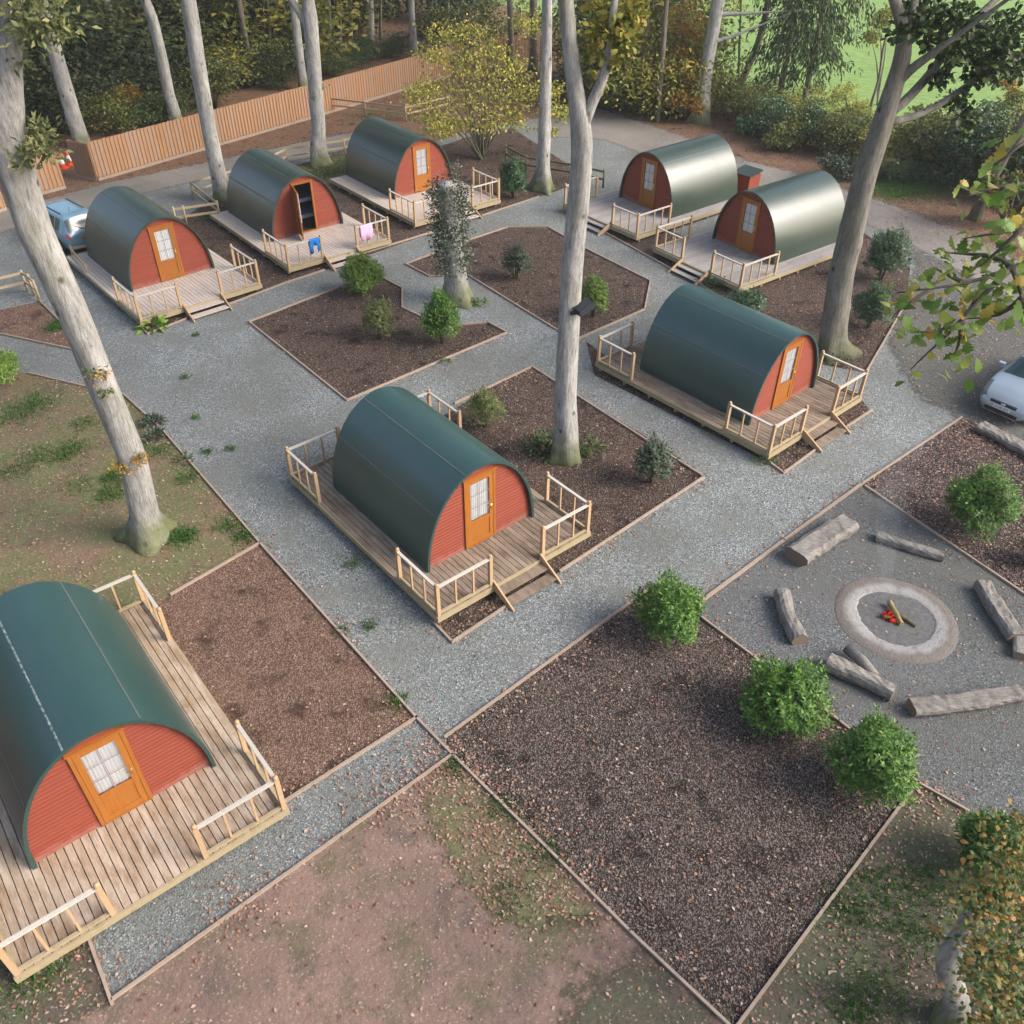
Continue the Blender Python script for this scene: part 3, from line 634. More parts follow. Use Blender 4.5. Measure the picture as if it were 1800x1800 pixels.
def make_pod():
    e = empty('camping_pod', (0, 0, 0), 0, 'pod', 'camping pod', 'arched camping pods')
    N = 56; mb = MB(); y0, y1 = -.13, PL + .1
    def ring(a, h, y): return [(-a * math.cos(math.pi * i / N), y, h * math.sin(math.pi * i / N) ** 1.0) for i in range(N + 1)]
    ys = [y0, y0 + .03, 1, 2.2, 3.4, y1 - .03, y1]
    oa, oh, ia, ih = PA + .075, PH + .075, PA + .004, PH + .004
    for a, h, fl in ((oa, oh, 1), (ia, ih, 0)):
        V = []; [V.extend(ring(a, h, y)) for y in ys]
        Fs = [(r * (N + 1) + i, (r + 1) * (N + 1) + i, (r + 1) * (N + 1) + i + 1, r * (N + 1) + i + 1) for r in range(len(ys) - 1) for i in range(N)]
        mb.add(V, [f if fl else f[::-1] for f in Fs], True)
    for y, fl in ((y0, 1), (y1, 0)):
        V = ring(oa, oh, y) + ring(ia, ih, y)
        Fs = [(i, i + 1, N + 2 + i, N + 1 + i) for i in range(N)]
        mb.add(V, [f if fl else f[::-1] for f in Fs])
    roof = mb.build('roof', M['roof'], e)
    for ang in (38, 74, 118):
        a = R_(ang); q = MB(); P = []
        for y in (y0 + .02, y1 - .02):
            for da, off in ((-.012, .002), (-.008, .008), (.008, .008), (.012, .002)):
                P.append((-(oa + off) * math.cos(a + da), y, (oh + off) * math.sin(a + da)))
        q.add(P, [(0, 4, 5, 1), (1, 5, 6, 2), (2, 6, 7, 3)]); q.build('roof_seam', M['seam'], roof)
    clad(0, -1, True).build('front_wall', M['wall'], e)
    clad(PL, 1, False).build('back_wall', M['wall'], e)
    q = MB(); q.box(-PA + .02, PA - .02, .04, PL - .04, .002, .03); q.build('floor_panel', M['dark'], e)
    # door frame
    q = MB(); fy0, fy1 = -.06, .02
    q.box(-.475, -.405, fy0, fy1, .012, 2.06); q.box(.405, .475, fy0, fy1, .012, 2.06); q.box(-.475, .475, fy0, fy1, 2.06, 2.115)
    q.box(-.50, .50, fy0 - .03, fy1, 2.117, 2.145); q.box(-.40, .40, fy0, fy1, .012, .05)
    q.build('door_frame', M['door'], e)
    # door leaf, hinge at its own origin
    q = MB(); w_, h0, h1 = .80, .0, 2.0; t0, t1 = -.022, .022
    q.box(0, .11, t0, t1, h0, h1); q.box(w_ - .11, w_, t0, t1, h0, h1)
    q.box(.112, w_ - .112, t0, t1, h1 - .12, h1); q.box(.112, w_ - .112, t0, t1, .62, .74); q.box(.112, w_ - .112, t0, t1, h0, .13)
    q.box(.112, w_ - .112, -.006, .006, .132, .618)
    d = q.build('door', M['door'], e); d.location = (-.40, -.03, .055)
    q = MB(); q.add([(.112, 0, .742), (w_ - .112, 0, .742), (w_ - .112, 0, h1 - .122), (.112, 0, h1 - .122)], [(0, 1, 2, 3)]); q.build('pane', M['glass'], d)
    q = MB(); gx0, gx1, gz0, gz1 = .112, w_ - .112, .742, h1 - .122
    q.box((gx0 + gx1) / 2 - .008, (gx0 + gx1) / 2 + .008, -.012, -.005, gz0, gz1)
    for f in (1 / 3, 2 / 3): q.box(gx0, gx1, -.0125, -.0055, gz0 + (gz1 - gz0) * f - .008, gz0 + (gz1 - gz0) * f + .008)
    q.build('glazing_bar', M['lead'], d)
    q = MB(); nn = 60; V = []
    for i in range(nn + 1):
        x = gx0 - .02 + (gx1 - gx0 + .04) * i / nn; yy = .045 + .012 * math.sin(i * 1.05) + .006 * math.sin(i * .37)
        V += [(x, yy, gz0 - .05), (x, yy * .8 + .01, gz1 + .03)]
    q.add(V, [(2 * i, 2 * i + 2, 2 * i + 3, 2 * i + 1) for i in range(nn)], True); q.build('curtain', M['curtain'], d)
    q = MB(); q.box(w_ - .075, w_ - .035, -.032, -.023, .88, 1.10); q.bar((w_ - .055, -.05, 1.0), (w_ - .055, -.024, 1.0), .02, .02); q.bar((w_ - .045, -.055, 1.0), (w_ - .17, -.055, 1.0), .018, .02)
    q.build('handle', M['brass'], d)
    return e
POD = dict(A='teal roofed red pod in the middle of the gravel court',
           B='teal roofed red pod on the right, turned to the driveway',
           C='nearest red pod, seen from above at the left edge',
           D='dark roofed red pod beside the blue car',
           E='dark roofed red pod with its door standing open',
           F='farthest red pod, in front of the long fence, partly behind the ivy stump',
           G='silvery roofed pod with a red bin store behind it',
           H='silvery roofed pod in front of the forked leaning tree')
pod0 = make_pod(); PODS = {}
for i, (k, (x, y, a, s, off)) in enumerate(POSE.items()):
    p = pod0 if i == 0 else copy_tree(pod0)
    s += .13; p.location = (x + off * math.cos(a) - s * math.sin(a), y + off * math.sin(a) + s * math.cos(a), HD + .004)
    p.rotation_euler = (0, 0, a); p['label'] = POD[k]; PODS[k] = p
for ch in kids(PODS['E']):
    if ch.name.startswith('door') and not ch.name.startswith('door_frame'): ch.rotation_euler = (0, 0, R_(-108)); ch.location = (-.40, -.075, .055); ch['label'] = 'door standing open'
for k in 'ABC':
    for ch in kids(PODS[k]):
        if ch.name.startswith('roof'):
            if k == 'A': teal = ch.data.copy(); teal.materials[0] = M['roof_sky_tint']
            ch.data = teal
for ch in kids(PODS['C']):
    if ch.name.startswith('roof'):
        ss = [c for c in kids(ch)]
        ss[1].data = ss[1].data.copy(); ss[1].data.materials[0] = M['seam_pale']; ss[1]['label'] = 'pale weathered seam'
# bunk bed seen through the open door
xE, yE, aE, sE, oE = POSE['E']
e = empty('bunk_bed', PODS['E'].location + Vector((0, 0, .032)), aE, 'pale blue framed bunk bed just inside the open pod door', 'bunk bed')
M['bedblue'] = plain('pale_bed_frame', (.20, .27, .34), .5); M['bedlin'] = plain('bed_linen', (.13, .17, .25), .9, var=.4)
mb = MB()
for x_ in (-.05, 1.0):
    for y_ in (.45, 2.4): mb.box(x_ - .03, x_ + .03, y_ - .03, y_ + .03, 0, 1.35)
mb.build('bed_frame', M['bedblue'], e)
for z_ in (.35, 1.05):
    q = MB(); q.box(-.07, -.03, .48, 2.37, z_, z_ + .12); q.build('side_rail', M['bedblue'], e)
    q = MB(); q.box(-.02, .97, .49, 2.36, z_ + .02, z_ + .17); q.build('mattress', M['bedlin'], e)
q = MB(); q.box(-.55, -.15, .7, 1.3, 0.0, .3); q.build('drawer_box', M['bedblue'], e)

# cloths on the deck rails
def cloth(name, label, cat, k, u0, u1, drop_f, drop_b, mat, seed, legs=False):
    x, y, a, s, off = POSE[k]; e = MB(); rng = random.Random(seed); n = 16; z0 = HD + RAILH + .024
    prof = [(-.055, -drop_f), (-.052, -drop_f * .5), (-.05, -.04), (-.043, -.004), (-.02, .003), (.02, .003), (.043, -.004), (.05, -.04), (.055, -drop_b)]
    V = []
    for i in range(n + 1):
        u = u0 + (u1 - u0) * i / n
        for j, (yy, zz) in enumerate(prof):
            wv = .012 * math.sin(i * .9 + j * .6) * min(1, abs(zz) * 6)
            V.append((u + .02 * zz * math.sin(i), .05 + yy - abs(wv) * (1 if yy < 0 else -1), z0 + zz * (1 + .06 * math.sin(i * .7))))
    m = len(prof); Fs = []
    for i in range(n):
        for j in range(m - 1):
            if legs and j == 0 and 5 <= i <= 10: continue
            if legs and j == 0 and i in (4, 11): pass
            Fs.append((i * m + j, (i + 1) * m + j, (i + 1) * m + j + 1, i * m + j + 1))
    e.add(V, Fs, True); o = e.build(name, mat); o.location = (x, y, 0); o.rotation_euler = (0, 0, a)
    sm = o.modifiers.new('thickness', 'SOLIDIFY'); sm.thickness = .008
    return tag(o, label, cat)
M['pink'] = plain('pink_towel', (.72, .45, .62), .95, .1, var=.08); M['blue'] = plain('blue_swimwear', (.015, .17, .52), .7, .2, var=.35)
cloth('towel', 'pale pink towel hung over the right deck rail of the open pod', 'towel', 'E', 1.0, 1.58, .62, .5, M['pink'], 1)
cloth('swimsuit', 'bright blue swimwear drying on the deck rail of the open pod', 'swimwear', 'E', -1.35, -.9, .55, .3, M['blue'], 2, True)

# ------------------------------------------------------------------ board fences and rail fences
def bframe(a, b):
    d = (np.array(b) - np.array(a))[:2]; L = np.linalg.norm(d); return L, math.atan2(d[1], d[0])
def board_fence(a, b, h, label, seed, name='board_fence', sag=0):
    L, ang = bframe(a, b); rng = random.Random(seed)
    e = empty(name, (a[0], a[1], 0), ang, label, 'fence', 'larch board fences')
    mb = MB(); x = 0; i = 0
    while x < L:
        w_ = (.12 if i % 2 else .10) + rng.random() * .03; y = -.022 if i % 2 else .012; hh = h + (rng.random() - .5) * .03
        mb.box(x, min(L, x + w_ + .012), y - .011, y + .011, .16, hh); x += w_ * .86; i += 1
    mb.build('board_panel', M['fence'], e)
    q = MB(); q.box(0, L, -.05, -.026, 0, .15); q.build('gravel_board', M['edging'], e)
    q = MB()
    for z in (.35, 1.0, 1.6): q.box(0, L, .026, .085, z - .04, z + .04)
    q.build('arris_rail', M['fence'], e)
    xs = np.arange(0, L + .01, 2.6)
    for x in xs:
        q = MB(); q.box(x - .05, x + .05, .09, .19, 0, h - .05); q.build('post', M['fence'], e)
    return e
f1, f2, f3, f4, f5, f6, f7 = G(173, 318), G(550, 208), G(700, 164), G(792, 134), G(858, 118), G(985, 112), G(1010, 116)
board_fence(f1, f2, 1.85, 'long larch board fence along the track, nearest run', 1)
board_fence(f2, f4, 1.85, 'larch board fence run behind the farthest pod, below the woodland path', 2)
board_fence(f5, f6, 1.85, 'far larch board fence glimpsed between dark trunks', 3)
board_fence(G(135, 311), G(172, 319), 1.8, 'short brown fence panel set at an angle, as a gate leaf', 4)
board_fence(G(62, 345), G(116, 331), 1.75, 'short larch fence panel left of the traffic cones', 5)
board_fence(G(-60, 395), G(12, 369), 1.75, 'larch fence panel at the left edge of the photo', 6)
def rail_fence(pts, label, h=.85, posts=None, mat=None, ph=None):
    pts = [np.array(p) for p in pts]; c = pts[0]
    e = empty('rail_fence', (c[0], c[1], 0), 0, label, 'fence', 'two-rail timber fences')
    for a, b in zip(pts[:-1], pts[1:]):
        for z in (h - .08, h - .45):
            q = MB(); q.bar(a - c + [0, 0, z], b - c + [0, 0, z], .045, .095); q.build('rail', mat or M['post_rail'], e)
    P = list(pts)
    for a, b in zip(pts[:-1], pts[1:]):
        n = int(np.linalg.norm(b - a) / 2.0)
        for i in range(1, n): P.append(a + (b - a) * i / n)
    for p in P:
        d = p - c; q = MB(); q.tube([(d[0], d[1], -.05), (d[0], d[1], h + .04)], [.05, .048], 8); q.build('post', mat or M['post_rail'], e)
    return e
rail_fence([G(312, 398), G(329, 396), G(388, 387), G(341, 350), G(450, 318), G(506, 289), G(607, 273), G(640, 262)], 'low rail fence beside the track, behind the two left pods')
rail_fence([G(-60, 540), G(50, 513), G(62, 520), G(71, 530)], 'low rail fence left of the big left tree')
rail_fence([G(575, 196), G(714, 213), G(790, 194)], 'low rail fence in front of the far end of the long fence')
rail_fence([G(889, 284), G(925, 304), G(1010, 318), G(1060, 330)], 'dark low rail fence behind the glossy laurel by the grey tree', mat=M['bark_dark'])
rail_fence([G(168, 452), G(131, 458), G(158, 492)], 'low corner rail fence at the back of the deck by the blue car', h=.6)

# ------------------------------------------------------------------ trees
def rings(pts, rad, step=.35):
    P, Rr = [np.array(pts[0], float)], [rad[0]]
    for a, b, r0, r1 in zip(pts[:-1], pts[1:], rad[:-1], rad[1:]):
        a, b = np.array(a, float), np.array(b, float); n = max(1, int(np.linalg.norm(b - a) / step))
        for i in range(1, n + 1): P.append(a + (b - a) * i / n); Rr.append(r0 + (r1 - r0) * i / n)
    return P, Rr
def smooth_pts(P, it=2):
    P = [np.array(p) for p in P]
    for _ in range(it):
        P = [P[0]] + [P[i] * .5 + (P[i - 1] + P[i + 1]) * .25 for i in range(1, len(P) - 1)] + [P[-1]]
    return P
def trunk_mesh(mb, pts, rad, seed, flare=0, n=18, rough=.05):
    rng = np.random.default_rng(seed); P, Rr = rings(pts, rad, .22); P = smooth_pts(P, 3)
    ph = rng.uniform(0, 6.28, 4); z0 = P[0][2]; kn = rng.uniform(0, 6.28, (len(P), 2)); ks = (rng.random(len(P)) < .18) * rng.uniform(.04, .14, len(P))
    def mod(i, a):
        z = P[i][2] - z0
        f = 1 + rough * (math.sin(3 * a + ph[0] + z * .7) + .6 * math.sin(5 * a + ph[1] - z * 1.1)) * .6
        f += ks[i] * math.exp(-((math.atan2(math.sin(a - kn[i][0]), math.cos(a - kn[i][0]))) ** 2) / .12)
        if flare: f += flare * math.exp(-max(0, z) / .42) * (.22 + 1.1 * max(0, math.sin(3 * a + ph[2])) ** 1.5 + .5 * max(0, math.sin(5 * a + ph[3]))) 
        return f
    mb.tube(P, Rr, n, True, mod)
def spray(rng, c, r, n, up=.2, flat=.7):
    P = rng.normal(size=(n, 3)) * np.array([1, 1, flat]) * r * .5
    D = unit(P / (r + 1e-6) + rng.normal(size=(n, 3)) * .7 + np.array([0, 0, up])); return P + np.asarray(c), D
def px_tree(name, label, cat, base, path, w0, mat='bark', group=None, flare=.5, seed=1, extra=6, forks=(), sprays=(), leafmat=None, leafl=.1, nspray=60, rough=.05, oak=False):
    """base: photo pixel of the foot; path: (px, py, width px) along the stem; forks: lists of the same"""
    B = G(*base); Y = B[1]; e = empty(name, (B[0], B[1], 0), 0, label, cat, group); o = np.array([B[0], B[1], 0])
    pts = [B - [0, 0, .12]]; k = mpp(B); rad = [w0 * k / 2]; pts.append(B + [0, 0, .9]); rad.append(w0 * k / 2 * .93)
    for (x, y, w_) in path:
        p = VP(x, y, Y); pts.append(p); rad.append(w_ * mpp(p) / 2)
    if extra:
        d = pts[-1] - pts[-2]; d /= np.linalg.norm(d); pts.append(pts[-1] + d * extra); rad.append(rad[-1] * .75)
    if pts[2][2] < 1.2: pts.pop(1); rad.pop(1)
    mb = MB(); trunk_mesh(mb, [p - o for p in pts], rad, seed, flare, 28, rough=rough); tr = mb.build('trunk', M[mat], e)
    rng = np.random.default_rng(seed + 99)
    for j, fk in enumerate(forks):
        P = [];rr = []
        for i, t in enumerate(fk):
            p = VP(t[0], t[1], Y + (t[3] if len(t) > 3 else 0)); P.append(p - o); rr.append(t[2] * mpp(p) / 2)
        d = P[-1] - P[-2]; d /= np.linalg.norm(d); P.append(P[-1] + d * 2.5); rr.append(rr[-1] * .5)
        mb = MB(); trunk_mesh(mb, P, rr, seed + j + 7, 0, 10, .04); mb.build('limb', M[mat], e)
    if sprays:
        PP, DD = [], []
        for (x, y, rpx, dy) in sprays:
            p = VP(x, y, Y + dy); r = rpx * mpp(p)
            a, d = spray(rng, p - o, r, max(6, int(nspray * (rpx / 20.) ** 1.3))); PP.append(a); DD.append(d)
        PP = np.concatenate(PP); DD = np.concatenate(DD); n = len(PP)
        me = oak_leaves('crown', PP, DD, leafl * rng.uniform(.7, 1.3, n), rng) if oak else leaves('crown', PP, DD, leafl * rng.uniform(.7, 1.3, n), leafl * .5, rng)
        link_mesh('crown', me, M[leafmat], e)
    return e
TG = 'tall grey trunked trees of the camp'
t1 = px_tree('beech_tree', 'big grey trunked tree at the left edge, fork above, burrs with orange tufts', 'tree', (262, 945), [(254, 905, 48), (232, 800, 47), (190, 700, 49), (133, 560, 52), (57, 400, 58), (14, 250, 62), (6, 180, 60), (22, 100, 36), (20, 0, 34)], 66, group=TG, flare=.75, seed=3,
        forks=[[(2, 200, 40), (-20, 100, 36), (-30, 0, 32)]],
        sprays=[(90, 30, 45, -.3), (55, 60, 35, -.4), (35, 10, 40, -.2), (108, 55, 24, -.2), (60, 262, 26, -.3), (88, 262, 22, -.2), (45, 285, 20, -.3), (75, 235, 22, .1), (62, 220, 12, 0), (30, 100, 18, 0)], leafmat='pale_leaf', leafl=.15, nspray=60)
t13 = px_tree('beech_tree', 'tall pale trunk rising through the centre, forked near the top', 'tree', (993, 805), [(993, 700, 39), (998, 600, 38), (1005, 480, 38), (1012, 400, 38), (1022, 300, 38), (1024, 240, 38), (1010, 150, 29), (1004, 100, 27), (994, 0, 28)], 46, group=TG, flare=.45, seed=5,
        forks=[[(1022, 225, 26), (1040, 180, 20), (1067, 127, 17), (1077, 50, 14), (1080, 0, 13)]],
        sprays=[(1050, 50, 30, .2), (1085, 60, 34, -.2), (1100, 30, 26, .3), (1075, 95, 20, 0), (1060, 140, 14, .3), (1040, 90, 16, .5), (1095, 75, 18, -.3), (1120, 15, 22, 0), (1045, 10, 20, .3)], leafmat='yellow', leafl=.17, nspray=70, oak=True)
t14 = px_tree('oak_tree', 'leaning grey tree at upper right with long side limbs and dark leaves', 'tree', (1466, 622), [(1462, 600, 44), (1478, 483, 43), (1499, 400, 42), (1523, 300, 40), (1546, 233, 38), (1566, 167, 33), (1588, 100, 29), (1591, 55, 25), (1572, 0, 17)], 56, 'bark_mid', group=TG, flare=.6, seed=8,
        forks=[[(1560, 215, 22), (1585, 213, 14), (1620, 200, 12, .3), (1660, 180, 12, .5), (1700, 150, 11, .7), (1735, 127, 10, .8), (1800, 95, 8, 1)],
               [(1562, 200, 22), (1580, 190, 17), (1633, 133, 16, .5), (1673, 77, 15, .6), (1720, 27, 13, .8), (1750, 0, 12, 1)],
               [(1570, 155, 22), (1585, 133, 18), (1627, 103, 14, -.4), (1665, 75, 10, -.6), (1700, 50, 8, -.8)],
               [(1590, 70, 18), (1607, 0, 15)]],
        sprays=[(x, y, r, d) for (x, y, r, d) in [(1640, 60, 30, .2), (1680, 30, 35, .3), (1700, 75, 35, 0), (1740, 60, 38, .4), (1770, 90, 36, .2), (1665, 100, 22, -.3), (1720, 110, 30, .5), (1790, 45, 36, .8), (1610, 50, 20, -.2), (1615, 30, 22, .4), (1640, 15, 26, .5), (1575, 60, 12, -.2), (1600, 20, 16, 0),
                 (1655, 135, 14, .4), (1685, 175, 16, .6), (1700, 205, 18, .5), (1715, 140, 16, .6), (1750, 125, 24, .7), (1790, 120, 24, .9), (1695, 235, 10, .5), (1645, 145, 10, .2)]], leafmat='oak_dark', leafl=.22, nspray=85, oak=True)
px_tree('beech_tree', 'grey trunk behind the open pod, crossing the long fence', 'tree', (394, 352), [(380, 290, 26), (368, 230, 26), (351, 130, 27), (340, 60, 27), (330, 0, 27)], 30, group=TG, flare=.4, seed=11, sprays=[(318, 8, 14, 0), (345, 50, 8, .2), (360, 100, 6, .2)], leafmat='bronze', leafl=.16)
px_tree('beech_tree', 'grey trunk on a grassy patch between the open pod and the farthest pod', 'tree', (562, 290), [(561, 230, 24), (555, 160, 25), (549, 80, 25), (545, 30, 26), (541, 0, 22)], 30, group=TG, flare=.5, seed=12, forks=[[(543, 50, 18), (525, 18, 13), (512, 0, 12)]], sprays=[(552, 170, 7, -.4), (572, 155, 6, 0)], leafmat='bronze', leafl=.16)
px_tree('beech_tree', 'grey trunk with flared roots beside the glossy laurel, back of the court', 'tree', (953, 333), [(955, 290, 23), (957, 233, 22), (959, 150, 20), (961, 80, 19), (962, 0, 18)], 34, group=TG, flare=.9, seed=13, forks=[[(965, 20, 8), (975, 0, 7)]])
px_tree('beech_tree', 'grey brown trunk by the pasture, left of the conifers', 'tree', (1230, 214), [(1236, 160, 25), (1243, 110, 23), (1254, 50, 22), (1262, 0, 22)], 34, 'bark', TG, .5, 14, forks=[[(1262, 25, 9), (1300, 24, 6), (1340, 22, 4)], [(1250, 75, 8), (1285, 65, 6), (1310, 55, 4)]], sprays=[(1215, 15, 26, .5), (1235, 40, 18, 1), (1185, 30, 30, .8), (1290, 10, 18, 1)], leafmat='gold', leafl=.2, nspray=90)
BG_ = 'trunks standing in the dark wood behind the fence'
for i, (b, path, w0, lab, mt) in enumerate([
    ((146, 258), [(131, 210, 27), (105, 120, 25), (87, 55, 24), (72, 0, 22)], 28, 'pale straight trunk behind the angled fence panel', 'bark'),
    ((234, 152), [(224, 110, 14), (212, 60, 14), (187, 0, 13)], 16, 'slim olive trunk in the wood, above the autumn yellow sapling', 'bark'),
    ((312, 222), [(298, 170, 19), (282, 90, 19), (268, 30, 18), (255, 0, 17)], 22, 'grey trunk in the wood, left of the trunk behind the open pod', 'bark'),
    ((446, 148), [(436, 95, 10), (428, 50, 10), (420, 0, 10)], 12, 'slim reddish trunk in the middle of the dark wood', 'bark_dark'),
    ((534, 158), [(528, 110, 15), (522, 60, 15), (516, 0, 14)], 17, 'grey trunk close behind the fork trunked tree of the grassy patch', 'bark'),
    ((652, 95), [(652, 60, 13), (651, 30, 13), (650, 0, 13)], 15, 'straight trunk left of the woodland path', 'bark'),
    ((728, 102), [(726, 60, 12), (724, 30, 11), (723, 0, 11)], 14, 'straight trunk right of the woodland path', 'bark'),
    ((898, 120), [(898, 70, 11), (897, 30, 10), (896, 0, 10)], 14, 'thin dark trunk in front of the far fence', 'bark_dark'),
    ((938, 124), [(938, 70, 14), (938, 30, 14), (938, 0, 13)], 17, 'thicker dark trunk in front of the far fence', 'bark_dark'),
    ((584, 118), [(580, 60, 6), (578, 0, 6)], 7, 'very thin sapling trunk in the wood right of the forked trunk', 'bark'),
    ((1297, 176), [(1312, 125, 12), (1333, 77, 12), (1346, 30, 12), (1350, 0, 11)], 15, 'dark leaning trunk between the pasture tree and the conifers', 'bark_dark'),
    ((1713, 385), [(1728, 345, 18), (1746, 310, 17), (1764, 280, 16), (1790, 230, 15)], 22, 'slanting trunk on brown leaves at the right edge wood', 'bark_dark'),
    ((1782, 400), [(1800, 360, 18), (1820, 320, 18)], 22, 'trunk cut by the right edge above the oak leaves', 'bark_dark'),
    ((1155, 214), [(1160, 150, 9), (1166, 80, 9), (1172, 0, 8)], 10, 'slim trunk among yellow shrubs behind the silvery pods', 'bark_dark'),
    ((1294, 200), [(1298, 130, 4), (1300, 70, 4), (1302, 20, 3)], 5, 'bare sapling right of the pasture tree', 'bark_dark'),
    ((1525, 215), [(1532, 180, 5), (1545, 140, 4), (1553, 80, 4), (1562, 50, 3)], 6, 'bare crooked sapling left of the leaning tree', 'bark_dark'),
    ((958, 268), [(956, 220, 4), (958, 170, 3)], 4, 'thin pale stick like sapling left of the grey back tree', 'bark')]):
    px_tree('woodland_tree' if w0 > 8 else 'sapling', lab, 'tree', b, path, w0, mt, BG_ if i < 10 else 'trees along the pasture edge', .25, 30 + i, extra=5 if w0 > 8 else 1)
# bare arching twigs low on the pale straight trunk are part of it
# ivy stump
rng = np.random.default_rng(31)
for (x, y, r) in [(165, 652, 12), (176, 660, 9), (187, 690, 7), (212, 818, 9), (224, 822, 9), (246, 806, 8)]:
    Y = G(262, 945)[1]; p = VP(x, y, Y - .28) - np.array(t1.location); rr_ = r * mpp(p + np.array(t1.location))
    a, d = spray(rng, p, rr_ * 1.5, 70, .3); link_mesh('leaves', leaves('leaves', a, d, .09, .05, rng), M['bronze' if x % 2 else 'gold'], t1)
    q = MB(); q.lathe([(rr_ * .95 * math.sin(t), -rr_ * .6 * math.cos(t)) for t in np.linspace(0, math.pi, 7)], 9, tuple(p + np.array([0, .12, 0]))); q.build('burr', M['bark_mid'], t1)
for i, (x, y, tx, ty) in enumerate([(1012, 150, 1016, 0), (478, 128, 470, 0), (600, 108, 598, 0), (620, 95, 617, 0), (670, 70, 669, 0), (760, 60, 759, 0), (788, 80, 788, 0), (1090, 180, 1098, 40), (1128, 190, 1138, 40), (1182, 205, 1196, 60), (1362, 150, 1385, 0), (505, 120, 498, 0)]):
    px_tree('sapling', 'slim bare pole of a sapling in the background wood', 'tree', (x, y), [((x + tx) / 2, (y + ty) / 2, 4.5), (tx, ty, 4)], 6, 'bark_mid', 'slim sapling poles in the background', .1, 150 + i, extra=3)
B = G(804, 528); k = mpp(B); e = empty('ivy_stump', (B[0], B[1], 0), 0, 'tall cut tree stump wrapped in grey ivy, flat top', 'tree stump'); o = np.array([B[0], B[1], 0])
Y = B[1]; top = VP(785, 322, Y) - o; mid = VP(795, 425, Y) - o
mb = MB(); trunk_mesh(mb, [(0, 0, -.1), (0, 0, .7), mid, top], [26 * k, 20 * k, 17 * k * .92, 17 * k * .85], 21, .6); mb.build('trunk', M['bark'], e)
mb = MB(); mb.lathe([(0, .012), (17 * k * .84, .012), (17 * k * .84, -.03)], 18, tuple(top)); mb.build('cut_top', plain('cut_stump_top', (.42, .40, .36), .9, var=.3), e)
rng = np.random.default_rng(77); PP, DD = [], []
for i in range(420):
    t = rng.random() ** .8; z = 1.2 + t * (top[2] - 1.2); c = np.array([0, 0, 0]) + top * (z / top[2]); a = rng.uniform(0, 6.28); r = (17 + 9 * rng.random() ** 2) * k
    if z < 1.35 and rng.random() < .7: continue
    p, d = spray(rng, c + np.array([math.cos(a) * r, math.sin(a) * r, 0]), .36, 13); d[:, :2] += np.array([math.cos(a), math.sin(a)]) * .7; PP.append(p); DD.append(d)
for zz, rr_ in ((top[2] + .15, .25), (top[2] + .5, .15)):
    p, d = spray(rng, (top[0] + .25, top[1] + .1, zz), rr_ * 2, 60, .6); PP.append(p); DD.append(d)
PP, DD = np.concatenate(PP), np.concatenate(DD)
link_mesh('ivy', leaves('ivy', PP, DD, .11 * rng.uniform(.7, 1.3, len(PP)), .06, rng), M['lichen'], e)
# floodlight on the central trunk
p = VP(1026, 533, G(993, 805)[1]) - np.array([0, .28, 0]); e = empty('floodlight', tuple(p), R_(20), 'black floodlight clamped to the central trunk', 'floodlight'); e.scale = (1.5, 1.5, 1.5)
M['black'] = plain('black_metal', (.02, .024, .03), .45, .5); M['lens'] = plain('floodlight_lens', (.10, .13, .17), .12, .6)
q = MB(); q.bar((-.14, -.02, -.05), (.14, .05, .06), .20, .12); h_ = q.build('lamp_head', M['black'], e)
q = MB(); q.bar((.141, .051, .061), (.15, .053, .065), .17, .09); q.build('lens', M['lens'], h_)
q = MB(); q.bar((-.10, .0, -.06), (-.24, .14, -.12), .05, .06); q.build('bracket', M['black'], e)

# ------------------------------------------------------------------ multi-stem yellowish tree behind the farthest pod
def crown_tree(name, label, cat, base, blobs, stems, leafmat, leafl, n_per, seed, group=None, bark='bark_dark', flat=.6, dens=2.6, sp=.42):
    """blobs: (px, py, radius px, depth offset m)"""
    B = G(*base); Y = B[1]; e = empty(name, (B[0], B[1], 0), 0, label, cat, group); o = np.array([B[0], B[1], 0]); rng = np.random.default_rng(seed)
    PP, DD, C = [], [], []
    for (x, y, r, dy) in blobs:
        p = VP(x, y, Y + dy) - o; rr_ = r * mpp(p + o); p[2] = max(p[2], rr_ * .35); C.append(p)
        m = max(3, int(n_per / 14 * dens))
        for j in range(m):                      # small flat sprays through the blob
            dd = rng.normal(size=3); dd /= np.linalg.norm(dd); c = p + dd * rr_ * rng.random() ** .5 * np.array([1, 1, .75])
            a, d = spray(rng, c, rr_ * sp, 14, .0, .35); d[:, 2] -= .15; PP.append(a); DD.append(d)
    PP, DD = np.concatenate(PP), np.concatenate(DD); ok = PP[:, 2] > .03; PP, DD = PP[ok], DD[ok]; n = len(PP)
    link_mesh('crown', leaves('crown', PP, DD, leafl * rng.uniform(.7, 1.35, n), leafl * .6, rng), M[leafmat], e)
    mb = MB(); C = np.array(C)
    for i in range(stems):
        a = rng.uniform(0, 6.28); t = C[i % len(C)]
        s0 = np.array([math.cos(a) * .12, math.sin(a) * .12, -.05]); m1 = s0 + (t - s0) * .4 + np.array([0, 0, .25 * t[2]])
        P, rr_ = rings([s0, m1, t], [.055, .045, .015], .5); mb.tube(smooth_pts(P, 3), rr_, 6)
    mb.build('trunk', M[bark], e); return e
